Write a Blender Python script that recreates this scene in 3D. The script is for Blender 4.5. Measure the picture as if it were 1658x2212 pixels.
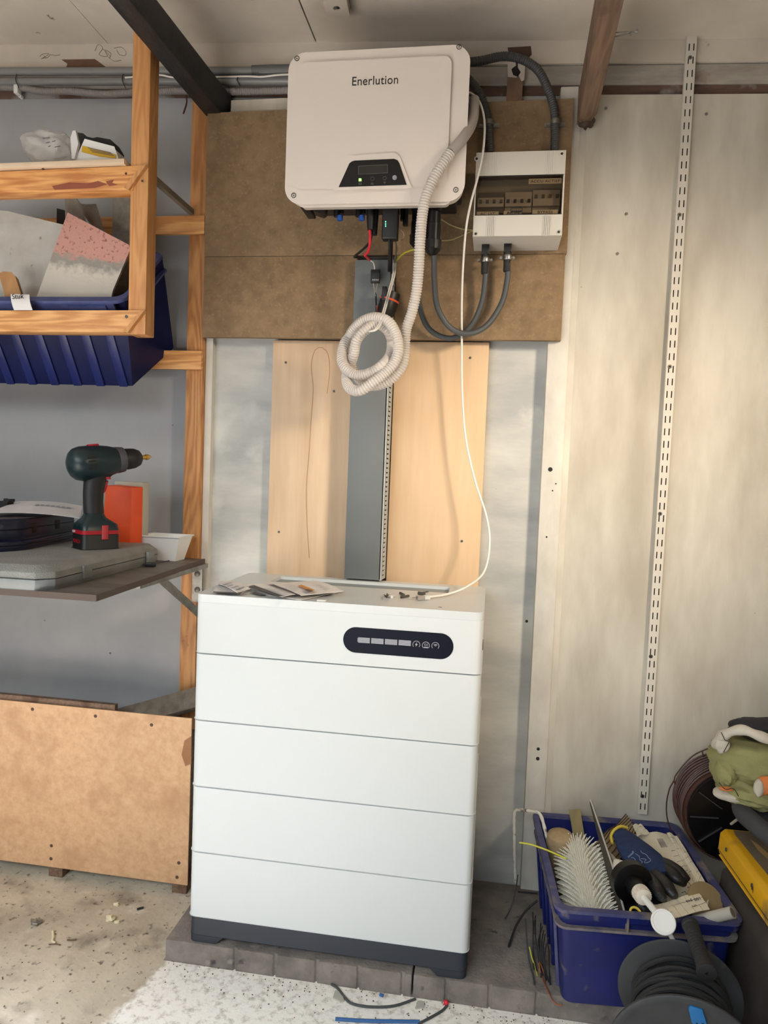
import bpy, bmesh, math, random
from mathutils import Vector, Matrix
random.seed(7)
SC = bpy.context.scene
for o in list(bpy.data.objects): bpy.data.objects.remove(o)
# ---------------------------------------------------------------- camera
FPX = 1532.67
CAM = Vector((.6551, -1.5214, 1.1613))
YAW, PIT, ROL = .1497, .0552, .0383
_f = Vector((-math.sin(YAW)*math.cos(PIT), math.cos(YAW)*math.cos(PIT), -math.sin(PIT)))
_r = Vector((math.cos(YAW), math.sin(YAW), 0)); _u = _r.cross(_f)
CR = _r*math.cos(ROL) + _u*math.sin(ROL); CU = _u*math.cos(ROL) - _r*math.sin(ROL)
cd = bpy.data.cameras.new('camera'); cam = bpy.data.objects.new('camera', cd); SC.collection.objects.link(cam)
m = Matrix.Identity(4)
for i in range(3): m[i][0], m[i][1], m[i][2], m[i][3] = CR[i], CU[i], -_f[i], CAM[i]
cam.matrix_world = m
cd.sensor_fit = 'VERTICAL'; cd.sensor_height = 24; cd.lens = 24*FPX/2212; cd.clip_start = .02
SC.camera = cam
# ---------------------------------------------------------------- light
SC.view_settings.view_transform = 'Standard'; SC.view_settings.look = 'None'
SC.view_settings.gamma = 1; SC.view_settings.use_curve_mapping = False
SC.view_settings.exposure = 0.0
W = bpy.data.worlds.new('sky'); SC.world = W; W.use_nodes = True
W.node_tree.nodes['Background'].inputs[0].default_value = (.92, .95, 1, 1)
W.node_tree.nodes['Background'].inputs[1].default_value = .05
def area(name, loc, target, sx, sy, power, col, spread=180):
    l = bpy.data.lights.new(name, 'AREA'); l.shape = 'RECTANGLE'; l.size = sx; l.size_y = sy
    l.energy = power; l.color = col; l.spread = math.radians(spread)
    o = bpy.data.objects.new(name, l); SC.collection.objects.link(o); o.location = loc
    o.rotation_euler = (Vector(target)-Vector(loc)).to_track_quat('-Z', 'Y').to_euler(); return o
area('garage_door_daylight', (-.5, -2.6, 2.1), (0, -.5, 0), 3.0, 1.2, 30, (.85, .94, 1.0), 90)
area('upward_fill', (-1.0, -2.9, .25), (-.6, -.2, 2.3), 2.6, .9, 17, (1.0, .96, .93), 100)  # added fill aimed up to brighten the ceiling, no real source
area('overhead_fill', (-.9, -1.4, 2.2), (-.9, -1.3, 0), 1.6, .8, 74, (.84, .88, 1.0), 50)  # added fill aimed down so the floor bounces light to the ceiling
area('side_window_light', (2.2, -1.3, 1.98), (.68, .42, 1.12), .30, .30, 4.4, (1.0, .82, .62), 44)
# ---------------------------------------------------------------- pixel helpers: a photograph point at a known real depth or height
def ray(px, py): return _f + CR*((px-829)/FPX) + CU*((1106-py)/FPX)
def A(px, py, y):
    d = ray(px, py); return CAM + d*((y-CAM.y)/d.y)
def Zp(px, py, z):
    d = ray(px, py); return CAM + d*((z-CAM.z)/d.z)
# ---------------------------------------------------------------- materials
def s2l(c): return tuple(((v/255)/12.92 if v/255 <= .04045 else ((v/255+.055)/1.055)**2.4) for v in c)+(1,)
MC = {}
def mat(name, col, rough=.6, metal=0, col2=None, scale=20, stretch=(1,1,1), contrast=(.35,.65), bump=0, bscale=None, bdet=4, spec=.5, spots=None, coat=0, kind='noise', emit=None, detail=5, dist=0, trans=0, alpha=1):
    if name in MC: return MC[name]
    M = bpy.data.materials.new(name); M.use_nodes = True; nt = M.node_tree; N = nt.nodes; L = nt.links
    b = N['Principled BSDF']; b.inputs['Roughness'].default_value = rough; b.inputs['Metallic'].default_value = metal
    b.inputs['Base Color'].default_value = s2l(col); b.inputs['Specular IOR Level'].default_value = spec
    b.inputs['Coat Weight'].default_value = coat; b.inputs['Transmission Weight'].default_value = trans; b.inputs['Alpha'].default_value = alpha
    if emit: b.inputs['Emission Color'].default_value = s2l(emit[0]); b.inputs['Emission Strength'].default_value = emit[1]
    g = N.new('ShaderNodeNewGeometry'); mp = N.new('ShaderNodeMapping'); L.new(g.outputs['Position'], mp.inputs[0]); mp.inputs['Scale'].default_value = stretch
    out = None
    if col2:
        if kind == 'wood':
            n0 = N.new('ShaderNodeTexNoise'); n0.inputs['Scale'].default_value = scale*.25; n0.inputs['Detail'].default_value = 2; L.new(mp.outputs[0], n0.inputs[0])
            mu = N.new('ShaderNodeMath'); mu.operation = 'MULTIPLY'; L.new(n0.outputs[0], mu.inputs[0]); mu.inputs[1].default_value = 95
            si = N.new('ShaderNodeMath'); si.operation = 'SINE'; L.new(mu.outputs[0], si.inputs[0])
            n = N.new('ShaderNodeTexNoise'); n.inputs['Scale'].default_value = scale*3; n.inputs['Detail'].default_value = 6; L.new(mp.outputs[0], n.inputs[0])
            ad = N.new('ShaderNodeMath'); ad.operation = 'MULTIPLY_ADD'; L.new(si.outputs[0], ad.inputs[0]); ad.inputs[1].default_value = .19; L.new(n.outputs[0], ad.inputs[2])
            fac = ad.outputs[0]
        else:
            n = N.new('ShaderNodeTexNoise'); n.inputs['Scale'].default_value = scale; n.inputs['Detail'].default_value = detail; n.inputs['Roughness'].default_value = .6; n.inputs['Distortion'].default_value = dist; L.new(mp.outputs[0], n.inputs[0]); fac = n.outputs[0]
        r = N.new('ShaderNodeValToRGB'); L.new(fac, r.inputs[0]); r.color_ramp.elements[0].position, r.color_ramp.elements[1].position = contrast
        r.color_ramp.elements[0].color = s2l(col); r.color_ramp.elements[1].color = s2l(col2); out = r.outputs[0]
    if spots:                                   # (colour, scale, threshold low, high)
        for sc_, s_, lo, hi in spots:
            n2 = N.new('ShaderNodeTexNoise'); n2.inputs['Scale'].default_value = s_; n2.inputs['Detail'].default_value = 6; L.new(g.outputs['Position'], n2.inputs[0])
            r2 = N.new('ShaderNodeMapRange'); L.new(n2.outputs[0], r2.inputs[0]); r2.inputs[1].default_value = lo; r2.inputs[2].default_value = hi
            mx = N.new('ShaderNodeMix'); mx.data_type = 'RGBA'; L.new(r2.outputs[0], mx.inputs[0])
            if out: L.new(out, mx.inputs[6])
            else: mx.inputs[6].default_value = s2l(col)
            mx.inputs[7].default_value = s2l(sc_); out = mx.outputs[2]
    if out: L.new(out, b.inputs['Base Color'])
    if bump:
        nb = N.new('ShaderNodeTexNoise'); nb.inputs['Scale'].default_value = bscale or scale*2; nb.inputs['Detail'].default_value = bdet; L.new(mp.outputs[0], nb.inputs[0])
        bp = N.new('ShaderNodeBump'); bp.inputs['Strength'].default_value = bump; bp.inputs['Distance'].default_value = .004; L.new(nb.outputs[0], bp.inputs['Height']); L.new(bp.outputs[0], b.inputs['Normal'])
    MC[name] = M; return M
PINE = mat('pine_upright', (184,126,74), .55, col2=(204,150,94), scale=8, stretch=(6,6,.6), kind='wood', contrast=(.25,.75), bump=.15, spots=[((120,66,28),22,.70,.74)])
PINEX = mat('pine_rail', (194,134,76), .5, col2=(226,172,110), scale=7, stretch=(.7,5,7), kind='wood', contrast=(.3,.72), bump=.15, spots=[((150,84,44),14,.70,.76)])
PINER = mat('pine_rail_upper', (190,122,64), .5, col2=(226,166,100), scale=7, stretch=(.7,5,8), kind='wood', contrast=(.3,.72), bump=.15, spots=[((146,74,44),12,.68,.76)])
PINEB = mat('pine_back', (166,112,66), .6, col2=(196,142,88), scale=8, stretch=(5,5,.6), kind='wood', contrast=(.3,.7), spots=[((110,60,30),18,.66,.72)])
BROWNW = mat('brown_beam_wood', (104,82,66), .8, col2=(126,100,80), scale=9, stretch=(6,.5,6), kind='wood', contrast=(.25,.75), bump=.2, spots=[((84,56,42),10,.6,.7)])
BLACKW = mat('black_painted_wood', (30,29,30), .55, col2=(48,46,46), scale=14, stretch=(3,1,3), bump=.3, bscale=60)
REDW = mat('old_plate_wood', (112,88,74), .8, col2=(84,64,54), scale=9, stretch=(1,1,4), bump=.2, spots=[((150,146,142),7,.56,.62)])
WPAINTW = mat('patchy_white_wood', (172,166,156), .75, col2=(150,142,132), scale=9, stretch=(1,1,4), bump=.2, spots=[((128,104,88),12,.64,.72)])
CEILM = mat('ceiling_paint', (206,196,182), .85, col2=(192,182,168), scale=5, bump=.12, bscale=40, spots=[((120,108,98),16,.72,.76)])
WALL_L = mat('wall_paint_cool_light', (168,168,168), .7, col2=(150,152,155), scale=2.2, stretch=(1,1,.7), bump=.1, bscale=50, spots=[((90,90,92),42,.755,.775)])  # same paint as the other bays, cooler dim light put into the colour
WALL_M = mat('wall_paint_middle', (196,196,190), .62, col2=(166,168,166), scale=3.4, stretch=(1,1,2.8), bump=.12, bscale=30, detail=6, spots=[((104,102,98),46,.77,.79),((206,206,200),4,.62,.7)])
WALL_R = mat('wall_paint_warm_light', (210,204,190), .62, col2=(176,168,152), scale=3.6, stretch=(1.8,1,.5), bump=.12, bscale=30, spots=[((120,112,98),52,.77,.79)])  # same paint as the left bay, warmer light put into the colour
STUDM = mat('stud_paint', (212,208,198), .6, col2=(194,190,180), scale=7, stretch=(2,1,1), bump=.15, bscale=40, spots=[((60,54,50),44,.745,.76)])
MDF = mat('mdf_board', (148,122,90), .75, col2=(116,94,67), scale=34, contrast=(.25,.75), bump=.08, bscale=220, detail=10, spots=[((156,133,100),120,.56,.80),((110,90,64),7,.55,.85)])
PLY = mat('poplar_ply', (226,200,168), .6, col2=(200,170,136), scale=5, stretch=(5,1,.5), contrast=(.25,.8), bump=.05, detail=3, spots=[((196,158,122),2.2,.5,.75)])
PLY2 = mat('poplar_ply_yellow', (222,192,156), .6, col2=(204,172,134), scale=5, stretch=(5,1,.5), contrast=(.25,.8), bump=.05, detail=3)
HARD = mat('hardboard', (218,178,138), .65, col2=(194,150,110), scale=60, contrast=(.25,.75), bump=.08, bscale=240, detail=10, spots=[((178,134,96),9,.50,.80)])
OLDW = mat('old_grey_wood', (132,120,104), .8, col2=(108,96,82), scale=9, stretch=(4,1,4), bump=.2)
WHITE = mat('white_enamel', (204,208,208), .36, spec=.5, bump=.02, bscale=300)
COVW = mat('inverter_white', (226,216,206), .38, bump=.03, bscale=400)
DARKB = mat('dark_slate_plastic', (38,44,54), .45, bump=.03, bscale=300)
NAVYG = mat('display_navy', (12,16,30), .35, spec=.12)
ICON = mat('icon_grey', (168,170,178), .5)
BLK = mat('black_plastic', (20,19,20), .45)
BLKG = mat('black_gloss', (13,12,14), .3, spec=.4)
BLKR = mat('black_rubber', (34,34,35), .7, bump=.1, bscale=300)
LCD = mat('lcd_dark', (40,37,34), .25)
LCDL = mat('lcd_line', (92,88,82), .5)
BTN = mat('button_grey', (150,154,160), .35)
LEDG = mat('green_led', (150,255,120), .4, emit=((130,255,90),3.0))
LEDT = mat('teal_led', (120,255,200), .4, emit=((90,255,170),2.6))
STEEL = mat('steel', (170,168,164), .35, 1)
STEELD = mat('worn_steel', (120,116,110), .5, .8, col2=(90,84,78), scale=30)
ZINC = mat('zinc', (150,148,140), .45, .7, col2=(120,116,108), scale=30)
GREYC = mat('grey_cable', (74,77,78), .5)
GREYP = mat('grey_pvc_pipe', (128,128,126), .38)
GREYPD = mat('dark_pvc_sleeve', (96,97,96), .5)
CORRG = mat('grey_corrugated', (138,132,128), .55)
CORRD = mat('dark_corrugated', (70,71,70), .55)
HOSEM = mat('hose_beige_grey', (206,198,190), .5)
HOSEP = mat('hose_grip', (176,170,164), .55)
WCAB = mat('white_cable', (232,228,220), .45)
YCAB = mat('yellow_green_cable', (196,192,60), .5)
REDC = mat('red_cable', (214,40,58), .45)
ORC = mat('orange_plastic', (214,84,44), .5)
DUCT = mat('duct_grey', (112,117,118), .5, col2=(106,111,112), scale=3)
DUCTS = mat('duct_side', (176,180,178), .5)
BOXW = mat('box_grey_white', (206,202,192), .5)
TRAY = mat('breaker_tray', (160,152,138), .6)
BRK = mat('breaker_grey', (176,166,152), .55)
BRKD = mat('breaker_dark', (92,82,72), .6)
LABW = mat('label_tape', (216,204,184), .6)
INK = mat('ink', (38,34,34), .7)
STICK = mat('white_sticker', (226,222,220), .6)
BINB = mat('bin_blue', (30,42,104), .38, col2=(26,36,92), scale=12)
BINL = mat('bin_blue_dusty_sheen', (70,84,136), .5, col2=(52,64,116), scale=20)  # rim tone, also carries light reflected on the front band and handle
CRATE = mat('crate_blue', (26,36,104), .42, col2=(22,30,90), scale=10, spots=[((88,84,96),26,.64,.72)])
CRATED = mat('crate_blue_dusty', (84,84,120), .65, col2=(62,64,108), scale=30, spots=[((128,118,108),14,.56,.66)])
CRUST = mat('crate_dust_ledge', (140,128,118), .85, col2=(96,92,108), scale=30)
PLAST = mat('plaster_board', (204,202,194), .75, col2=(184,180,172), scale=9, bump=.2, bscale=50, spots=[((140,134,126),30,.68,.74)])
WOODH = mat('trowel_wood', (176,132,84), .6, col2=(156,112,68), scale=9, stretch=(4,1,1))
SILV = mat('silver_foil', (170,166,158), .3, .6, col2=(130,126,120), scale=9, bump=.5, bscale=14)
GREYST = mat('grey_slab', (142,136,124), .8, col2=(116,110,100), scale=30, bump=.2)
BOSG = mat('drill_green', (22,42,46), .35)
BOSR = mat('drill_red', (176,32,44), .4)
BOSK = mat('drill_black', (24,25,27), .5)
BOSM = mat('drill_grey', (72,70,76), .55)
GOLD = mat('bit_gold', (196,158,80), .35, .6)
ORG = mat('orange_box', (232,84,30), .5, col2=(222,76,28), scale=20)
CARDW = mat('card_grey_white', (186,184,172), .7)
TUBW = mat('white_tub', (228,228,226), .4)
GCASE = mat('grey_case', (146,146,142), .6, col2=(128,128,122), scale=14, bump=.5, bscale=330)
GCASES = mat('grey_case_side', (136,139,138), .5, col2=(122,125,124), scale=14)
BCASE = mat('blue_case', (26,38,62), .35, col2=(22,30,50), scale=10)
BCASET = mat('blue_case_top', (62,58,62), .6, col2=(76,70,70), scale=14)
PAPER = mat('paper', (214,212,212), .8)
PAPERG = mat('leaflet', (228,224,220), .7, col2=(216,211,206), scale=60)
PRD = mat('print_dark', (92,88,90), .8)
PRO = mat('print_orange', (206,140,60), .7)
LAM = mat('bench_laminate', (112,106,98), .5, col2=(88,82,76), scale=7, stretch=(1,4,1))
LAME = mat('bench_edge', (84,70,62), .7)
POLY = mat('bag_film', (226,222,218), .12, alpha=.34, bump=.25, bscale=40)
YEL = mat('label_yellow', (204,164,30), .6)
YELC = mat('yellow_case', (222,168,10), .5, spots=[((118,96,66),7,.56,.66)])
DUSTC = mat('dirty_top', (112,98,80), .8, col2=(92,80,64), scale=9)
GRCASE = mat('dark_grey_case', (66,60,56), .75, col2=(52,46,42), scale=5)
FAB = mat('green_canvas', (142,140,92), .9, col2=(128,126,82), scale=20, bump=.3, bscale=600)
FABW = mat('pale_pattern', (196,190,176), .85, col2=(176,168,150), scale=12)
FABO = mat('orange_pattern', (206,120,62), .85)
FABK = mat('black_fabric', (30,29,32), .85, col2=(40,38,42), scale=20)
FOAM = mat('dark_foam', (58,58,60), .85, bump=.2, bscale=400)
COPW = mat('brown_wire', (84,52,42), .5, col2=(60,38,32), scale=60, stretch=(1,12,1))
GLB = mat('glove_blue', (34,54,98), .9, col2=(28,44,82), scale=60, bump=.3, bscale=500)
GLK = mat('glove_black', (26,26,28), .45, bump=.3, bscale=200)
GLY = mat('glove_yellow', (214,190,74), .8)
STRIP = mat('cloth_beige', (150,128,96), .9, bump=.3, bscale=300)
SPIKE = mat('spike_white', (240,236,222), .55, spots=[((110,96,80),30,.68,.74)])
ROLB = mat('roller_beige', (178,156,118), .85, col2=(140,118,86), scale=14, bump=.4, bscale=90)
KHAKI = mat('khaki_lath', (138,124,82), .7)
NOZ = mat('nozzle_white', (226,216,200), .5)
NOZG = mat('nozzle_grey', (150,144,132), .5)
RODW = mat('white_rod', (228,226,220), .4)
BROWNC = mat('brown_card', (150,128,90), .8)
PACK = mat('pack_paper', (226,216,192), .75)
WPAINT = mat('white_paint_steel', (206,200,188), .7, spots=[((90,84,78),40,.58,.66)])
BLUEK = mat('bright_blue', (18,104,164), .4)
BLUEC = mat('blue_conduit', (52,100,156), .5)
BLUET = mat('connector_blue', (34,84,170), .5)
COPR = mat('copper', (160,96,60), .5, .3)
BARE = mat('bare_brown_patch', (112,82,62), .85, col2=(96,70,54), scale=20)
PEEL = mat('peel_brown', (88,66,56), .85)
def glass():
    M = bpy.data.materials.new('smoked_lid'); M.use_nodes = True; nt = M.node_tree; N = nt.nodes; N.remove(N['Principled BSDF'])
    t = N.new('ShaderNodeBsdfTransparent'); t.inputs[0].default_value = (.80,.76,.70,1); g = N.new('ShaderNodeBsdfGlossy'); g.inputs['Roughness'].default_value = .12
    f = N.new('ShaderNodeFresnel'); f.inputs[0].default_value = 1.35; x = N.new('ShaderNodeMixShader')
    nt.links.new(f.outputs[0], x.inputs[0]); nt.links.new(t.outputs[0], x.inputs[1]); nt.links.new(g.outputs[0], x.inputs[2]); nt.links.new(x.outputs[0], N['Material Output'].inputs[0]); return M
SMOKE = glass()
def floor_mat():
    M = mat('concrete_floor', (218,205,182), .85, col2=(178,166,147), scale=5, contrast=(.3,.7), bump=.5, bscale=60, detail=9, spots=[((128,116,102),9,.54,.74),((100,90,80),60,.60,.72),((224,214,196),11,.58,.74)])
    nt = M.node_tree; N = nt.nodes; L = nt.links; b = N['Principled BSDF']; src = b.inputs['Base Color'].links[0].from_socket
    g = N.new('ShaderNodeNewGeometry'); sp = N.new('ShaderNodeSeparateXYZ'); L.new(g.outputs['Position'], sp.inputs[0])
    n = N.new('ShaderNodeTexNoise'); n.inputs['Scale'].default_value = 26; n.inputs['Detail'].default_value = 8; L.new(g.outputs['Position'], n.inputs[0])
    # painted area: x > -.06 (+ a little left towards the door), y < .02
    a = N.new('ShaderNodeMath'); a.operation = 'MULTIPLY_ADD'; L.new(sp.outputs[1], a.inputs[0]); a.inputs[1].default_value = -.13; L.new(sp.outputs[0], a.inputs[2])
    c = N.new('ShaderNodeMath'); c.operation = 'MULTIPLY_ADD'; L.new(n.outputs[0], c.inputs[0]); c.inputs[1].default_value = .10; L.new(a.outputs[0], c.inputs[2])
    mr = N.new('ShaderNodeMapRange'); L.new(c.outputs[0], mr.inputs[0]); mr.inputs[1].default_value = -.012; mr.inputs[2].default_value = .006
    n3 = N.new('ShaderNodeTexNoise'); n3.inputs['Scale'].default_value = 46; n3.inputs['Detail'].default_value = 12; n3.inputs['Roughness'].default_value = .72; L.new(g.outputs['Position'], n3.inputs[0])
    r3 = N.new('ShaderNodeMapRange'); L.new(n3.outputs[0], r3.inputs[0]); r3.inputs[1].default_value = .50; r3.inputs[2].default_value = .72
    w = N.new('ShaderNodeMix'); w.data_type = 'RGBA'; L.new(r3.outputs[0], w.inputs[0]); w.inputs[6].default_value = s2l((250,245,236)); w.inputs[7].default_value = s2l((160,144,128))
    x = N.new('ShaderNodeMix'); x.data_type = 'RGBA'; L.new(mr.outputs[0], x.inputs[0]); L.new(src, x.inputs[6]); L.new(w.outputs[2], x.inputs[7])
    L.new(x.outputs[2], b.inputs['Base Color']); return M
FLOORM = floor_mat()
PAVM = mat('paver_concrete', (142,132,124), .9, col2=(108,101,96), scale=14, bump=.6, bscale=150, detail=8, spots=[((142,134,124),30,.62,.72),((70,66,64),24,.64,.74)])
# ---------------------------------------------------------------- object helpers
OFF = {}
def _tag(o, label, cat, group, kind):
    if label: o['label'] = label
    if cat: o['category'] = cat
    if group: o['group'] = group
    if kind: o['kind'] = kind
def thing(name, label, cat, loc=(0,0,0), group=None, kind=None):
    o = bpy.data.objects.new(name, None); SC.collection.objects.link(o); o.empty_display_size = .05
    o.location = loc; OFF[o.name] = Vector(loc); _tag(o, label, cat, group, kind); return o
def finish(bm, name, mt, angle, bev, seg):
    if bev: 
        es = [e for e in bm.edges if len(e.link_faces) == 2 and e.calc_face_angle(0) > .6]
        bmesh.ops.bevel(bm, geom=es, offset=bev, segments=seg, profile=.5, affect='EDGES', clamp_overlap=True)
    bmesh.ops.recalc_face_normals(bm, faces=bm.faces)
    me = bpy.data.meshes.new(name)
    for f in bm.faces: f.smooth = True
    bm.to_mesh(me); bm.free()
    me.set_sharp_from_angle(angle=math.radians(angle))
    for x in (mt if isinstance(mt, (list, tuple)) else [mt]): me.materials.append(x)
    return me
def part(name, bm, mt, parent, label=None, bev=0, seg=2, angle=40, kind=None):
    off = OFF[parent.name]; bmesh.ops.translate(bm, vec=-off, verts=bm.verts)
    me = finish(bm, name, mt, angle, bev, seg); o = bpy.data.objects.new(name, me); SC.collection.objects.link(o)
    o.parent = parent; OFF[o.name] = off; _tag(o, label, None, None, kind); return o
def solo(name, bm, mt, label=None, cat=None, group=None, kind=None, bev=0, seg=2, angle=40):
    xs = [v.co for v in bm.verts]; lo = Vector([min(c[i] for c in xs) for i in range(3)]); hi = Vector([max(c[i] for c in xs) for i in range(3)])
    loc = Vector(((lo.x+hi.x)/2, (lo.y+hi.y)/2, lo.z)); bmesh.ops.translate(bm, vec=-loc, verts=bm.verts)
    me = finish(bm, name, mt, angle, bev, seg); o = bpy.data.objects.new(name, me); SC.collection.objects.link(o); o.location = loc
    OFF[o.name] = loc; _tag(o, label, cat, group, kind); return o
def B(): return bmesh.new()
def box(bm, x0, x1, y0, y1, z0, z1, mi=0, M=None):
    vs = [bm.verts.new((x, y, z)) for x in (x0, x1) for y in (y0, y1) for z in (z0, z1)]
    if M is not None:
        for v in vs: v.co = M @ v.co
    for q in ((0,1,3,2),(4,6,7,5),(0,4,5,1),(2,3,7,6),(0,2,6,4),(1,5,7,3)):
        f = bm.faces.new([vs[i] for i in q]); f.material_index = mi
    return bm
def bx(*a, **k): return box(B(), *a, **k)
def hexa(bm, pts, mi=0):     # 8 points: bottom 4 then top 4, same order
    vs = [bm.verts.new(p) for p in pts]
    for q in ((0,1,2,3),(4,7,6,5),(0,4,5,1),(1,5,6,2),(2,6,7,3),(3,7,4,0)):
        f = bm.faces.new([vs[i] for i in q]); f.material_index = mi
    return bm
def slab(bm, outer, holes, fn, t0, t1, mi=0):
    """outer/holes: lists of (a,b); fn(a,b,t)->point; extruded from t0 to t1"""
    for t in (t0, t1):
        es = []; 
        for lp in [outer]+list(holes):
            vs = [bm.verts.new(fn(a, b, t)) for a, b in lp]
            es += [bm.edges.new((vs[i], vs[(i+1) % len(vs)])) for i in range(len(vs))]
        if holes:
            r = bmesh.ops.triangle_fill(bm, edges=es, use_beauty=True)
            for f in r['geom']:
                if isinstance(f, bmesh.types.BMFace): f.material_index = mi
        else:
            f = bm.faces.new([e.verts[0] for e in es]); f.material_index = mi
    for lp in [outer]+list(holes):
        a = [bm.verts.new(fn(p[0], p[1], t0)) for p in lp]; b = [bm.verts.new(fn(p[0], p[1], t1)) for p in lp]
        for i in range(len(lp)):
            j = (i+1) % len(lp); f = bm.faces.new((a[i], a[j], b[j], b[i])); f.material_index = mi
    bmesh.ops.remove_doubles(bm, verts=bm.verts, dist=1e-6)
    return bm
XZ = lambda a, b, t: (a, t, b)
XY = lambda a, b, t: (a, b, t)
YZ = lambda a, b, t: (t, a, b)
def rrect(x0, x1, z0, z1, r, n=5):
    out = []
    for cx, cz, a0 in ((x1-r, z1-r, 0), (x0+r, z1-r, 90), (x0+r, z0+r, 180), (x1-r, z0+r, 270)):
        for i in range(n+1):
            a = math.radians(a0+90*i/n); out.append((cx+r*math.cos(a), cz+r*math.sin(a)))
    return out
def circ(cx, cz, r, n=20): return [(cx+r*math.cos(2*math.pi*i/n), cz+r*math.sin(2*math.pi*i/n)) for i in range(n)]
def smooth(pts, step):
    P = [Vector(p) for p in pts]
    if len(P) == 2: dense = [P[0].lerp(P[1], i/20) for i in range(21)]
    else:
        P = [P[0]*2-P[1]]+P+[P[-1]*2-P[-2]]; dense = []
        for i in range(1, len(P)-2):
            a, b, c, d = P[i-1:i+3]
            for k in range(16):
                t = k/16; dense.append(.5*((2*b)+(c-a)*t+(2*a-5*b+4*c-d)*t*t+(3*b-a-3*c+d)*t**3))
        dense.append(P[-2])
    out = [dense[0]]; acc = 0
    for i in range(1, len(dense)):
        seg = (dense[i]-dense[i-1]).length; pos = 0
        while acc+seg-pos >= step:
            pos += step-acc; out.append(dense[i-1].lerp(dense[i], pos/seg)); acc = 0
        acc += seg-pos
    if (out[-1]-dense[-1]).length > step*.3: out.append(dense[-1])
    return out
def tube(bm, pts, r, seg=10, step=.01, rf=None, caps=True, mi=0, raw=False):
    P = [Vector(p) for p in pts] if raw else smooth(pts, step)
    n = None; rings = []; s = 0
    for i, p in enumerate(P):
        t = (P[min(i+1, len(P)-1)]-P[max(i-1, 0)]).normalized()
        if n is None:
            n = t.orthogonal().normalized()
        n = (n-t*n.dot(t)).normalized(); b = t.cross(n)
        if i: s += (p-P[i-1]).length
        rr = r*(rf(s, i) if rf else 1)
        rings.append([bm.verts.new(p+(n*math.cos(2*math.pi*k/seg)+b*math.sin(2*math.pi*k/seg))*rr) for k in range(seg)])
    for i in range(len(rings)-1):
        for k in range(seg):
            f = bm.faces.new((rings[i][k], rings[i][(k+1)%seg], rings[i+1][(k+1)%seg], rings[i+1][k])); f.material_index = mi
    if caps:
        for R_ in (rings[0], rings[-1]):
            f = bm.faces.new(R_); f.material_index = mi
    return bm
def corr(bm, pts, r, pitch=.006, seg=14, depth=.13, **k):
    pat = (1, 1, 1-depth*.3, 1-depth)
    return tube(bm, pts, r, seg, pitch/4, rf=lambda s, i: pat[i % 4], **k)
def lathe(bm, prof, o, axis, seg=24, mi=0, cap=True):
    """prof: (t, r) along axis from o"""
    ax = Vector(axis).normalized(); n = ax.orthogonal().normalized(); b = ax.cross(n); o = Vector(o); rings = []
    for t, r in prof:
        c = o+ax*t
        rings.append([bm.verts.new(c+(n*math.cos(2*math.pi*k/seg)+b*math.sin(2*math.pi*k/seg))*max(r, 1e-4)) for k in range(seg)])
    for i in range(len(rings)-1):
        for k in range(seg):
            f = bm.faces.new((rings[i][k], rings[i][(k+1)%seg], rings[i+1][(k+1)%seg], rings[i+1][k])); f.material_index = mi
    if cap:
        for R_ in (rings[0], rings[-1]):
            f = bm.faces.new(R_); f.material_index = mi
    return bm
def cyl(bm, o, e, r, seg=20, mi=0):
    o, e = Vector(o), Vector(e); return lathe(bm, [(0, r), ((e-o).length, r)], o, e-o, seg, mi)
def textbm(s, size, org, u, v, depth=.0006, align='LEFT', wscale=1):
    """text whose baseline runs along u and whose letters rise along v"""
    c = bpy.data.curves.new('t', 'FONT'); c.body = s; c.size = size; c.extrude = depth; c.align_x = align; c.space_character = 1.05
    o = bpy.data.objects.new('t', c); SC.collection.objects.link(o); dg = bpy.context.evaluated_depsgraph_get(); dg.update()
    me = bpy.data.meshes.new_from_object(o.evaluated_get(dg)); bm = B(); bm.from_mesh(me)
    bpy.data.objects.remove(o); bpy.data.curves.remove(c); bpy.data.meshes.remove(me)
    u = Vector(u).normalized(); v = Vector(v).normalized(); w = u.cross(v)
    for x in bm.verts: q = x.co.copy(); x.co = Vector(org)+u*q.x*wscale+v*q.y+w*q.z
    return bm
def screw(parent, p, r=.004, name='screw', mt=None, d=(0,-1,0)):
    d = Vector(d); p = Vector(p); b = lathe(B(), [(-.002, r*.6), (0, r), (.0012, r*.95), (.0012, r*.4), (.0004, r*.35)], p, d, 12); part(name, b, mt or STEELD, parent)
def grid(bm, fn, nu, nv, mi=0, thick=0):
    vs = [[bm.verts.new(fn(i/nu, j/nv)) for j in range(nv+1)] for i in range(nu+1)]
    for i in range(nu):
        for j in range(nv):
            f = bm.faces.new((vs[i][j], vs[i+1][j], vs[i+1][j+1], vs[i][j+1])); f.material_index = mi
    if thick:
        bm.normal_update(); g = bmesh.ops.solidify(bm, geom=bm.faces[:], thickness=thick)
    return bm
def sheet(pts4, n=6, sag=None, thick=.0012):
    a, b, c, d = [Vector(p) for p in pts4]
    def fn(u, v):
        p = a.lerp(b, u).lerp(d.lerp(c, u), v)
        if sag: p = p+Vector(sag(u, v))
        return p
    return grid(B(), fn, n, n, thick=thick)
def blob(o, rad, nz=18, nu=26, disp=None, flat=None):
    b = B(); bmesh.ops.create_uvsphere(b, u_segments=nu, v_segments=nz, radius=1)
    for v in b.verts:
        q = v.co.copy(); k = 1+(disp(q) if disp else 0); v.co = Vector(o)+Vector((q.x*rad[0], q.y*rad[1], q.z*rad[2]))*k
        if flat is not None: v.co.z = max(v.co.z, flat)
    return b
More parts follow.
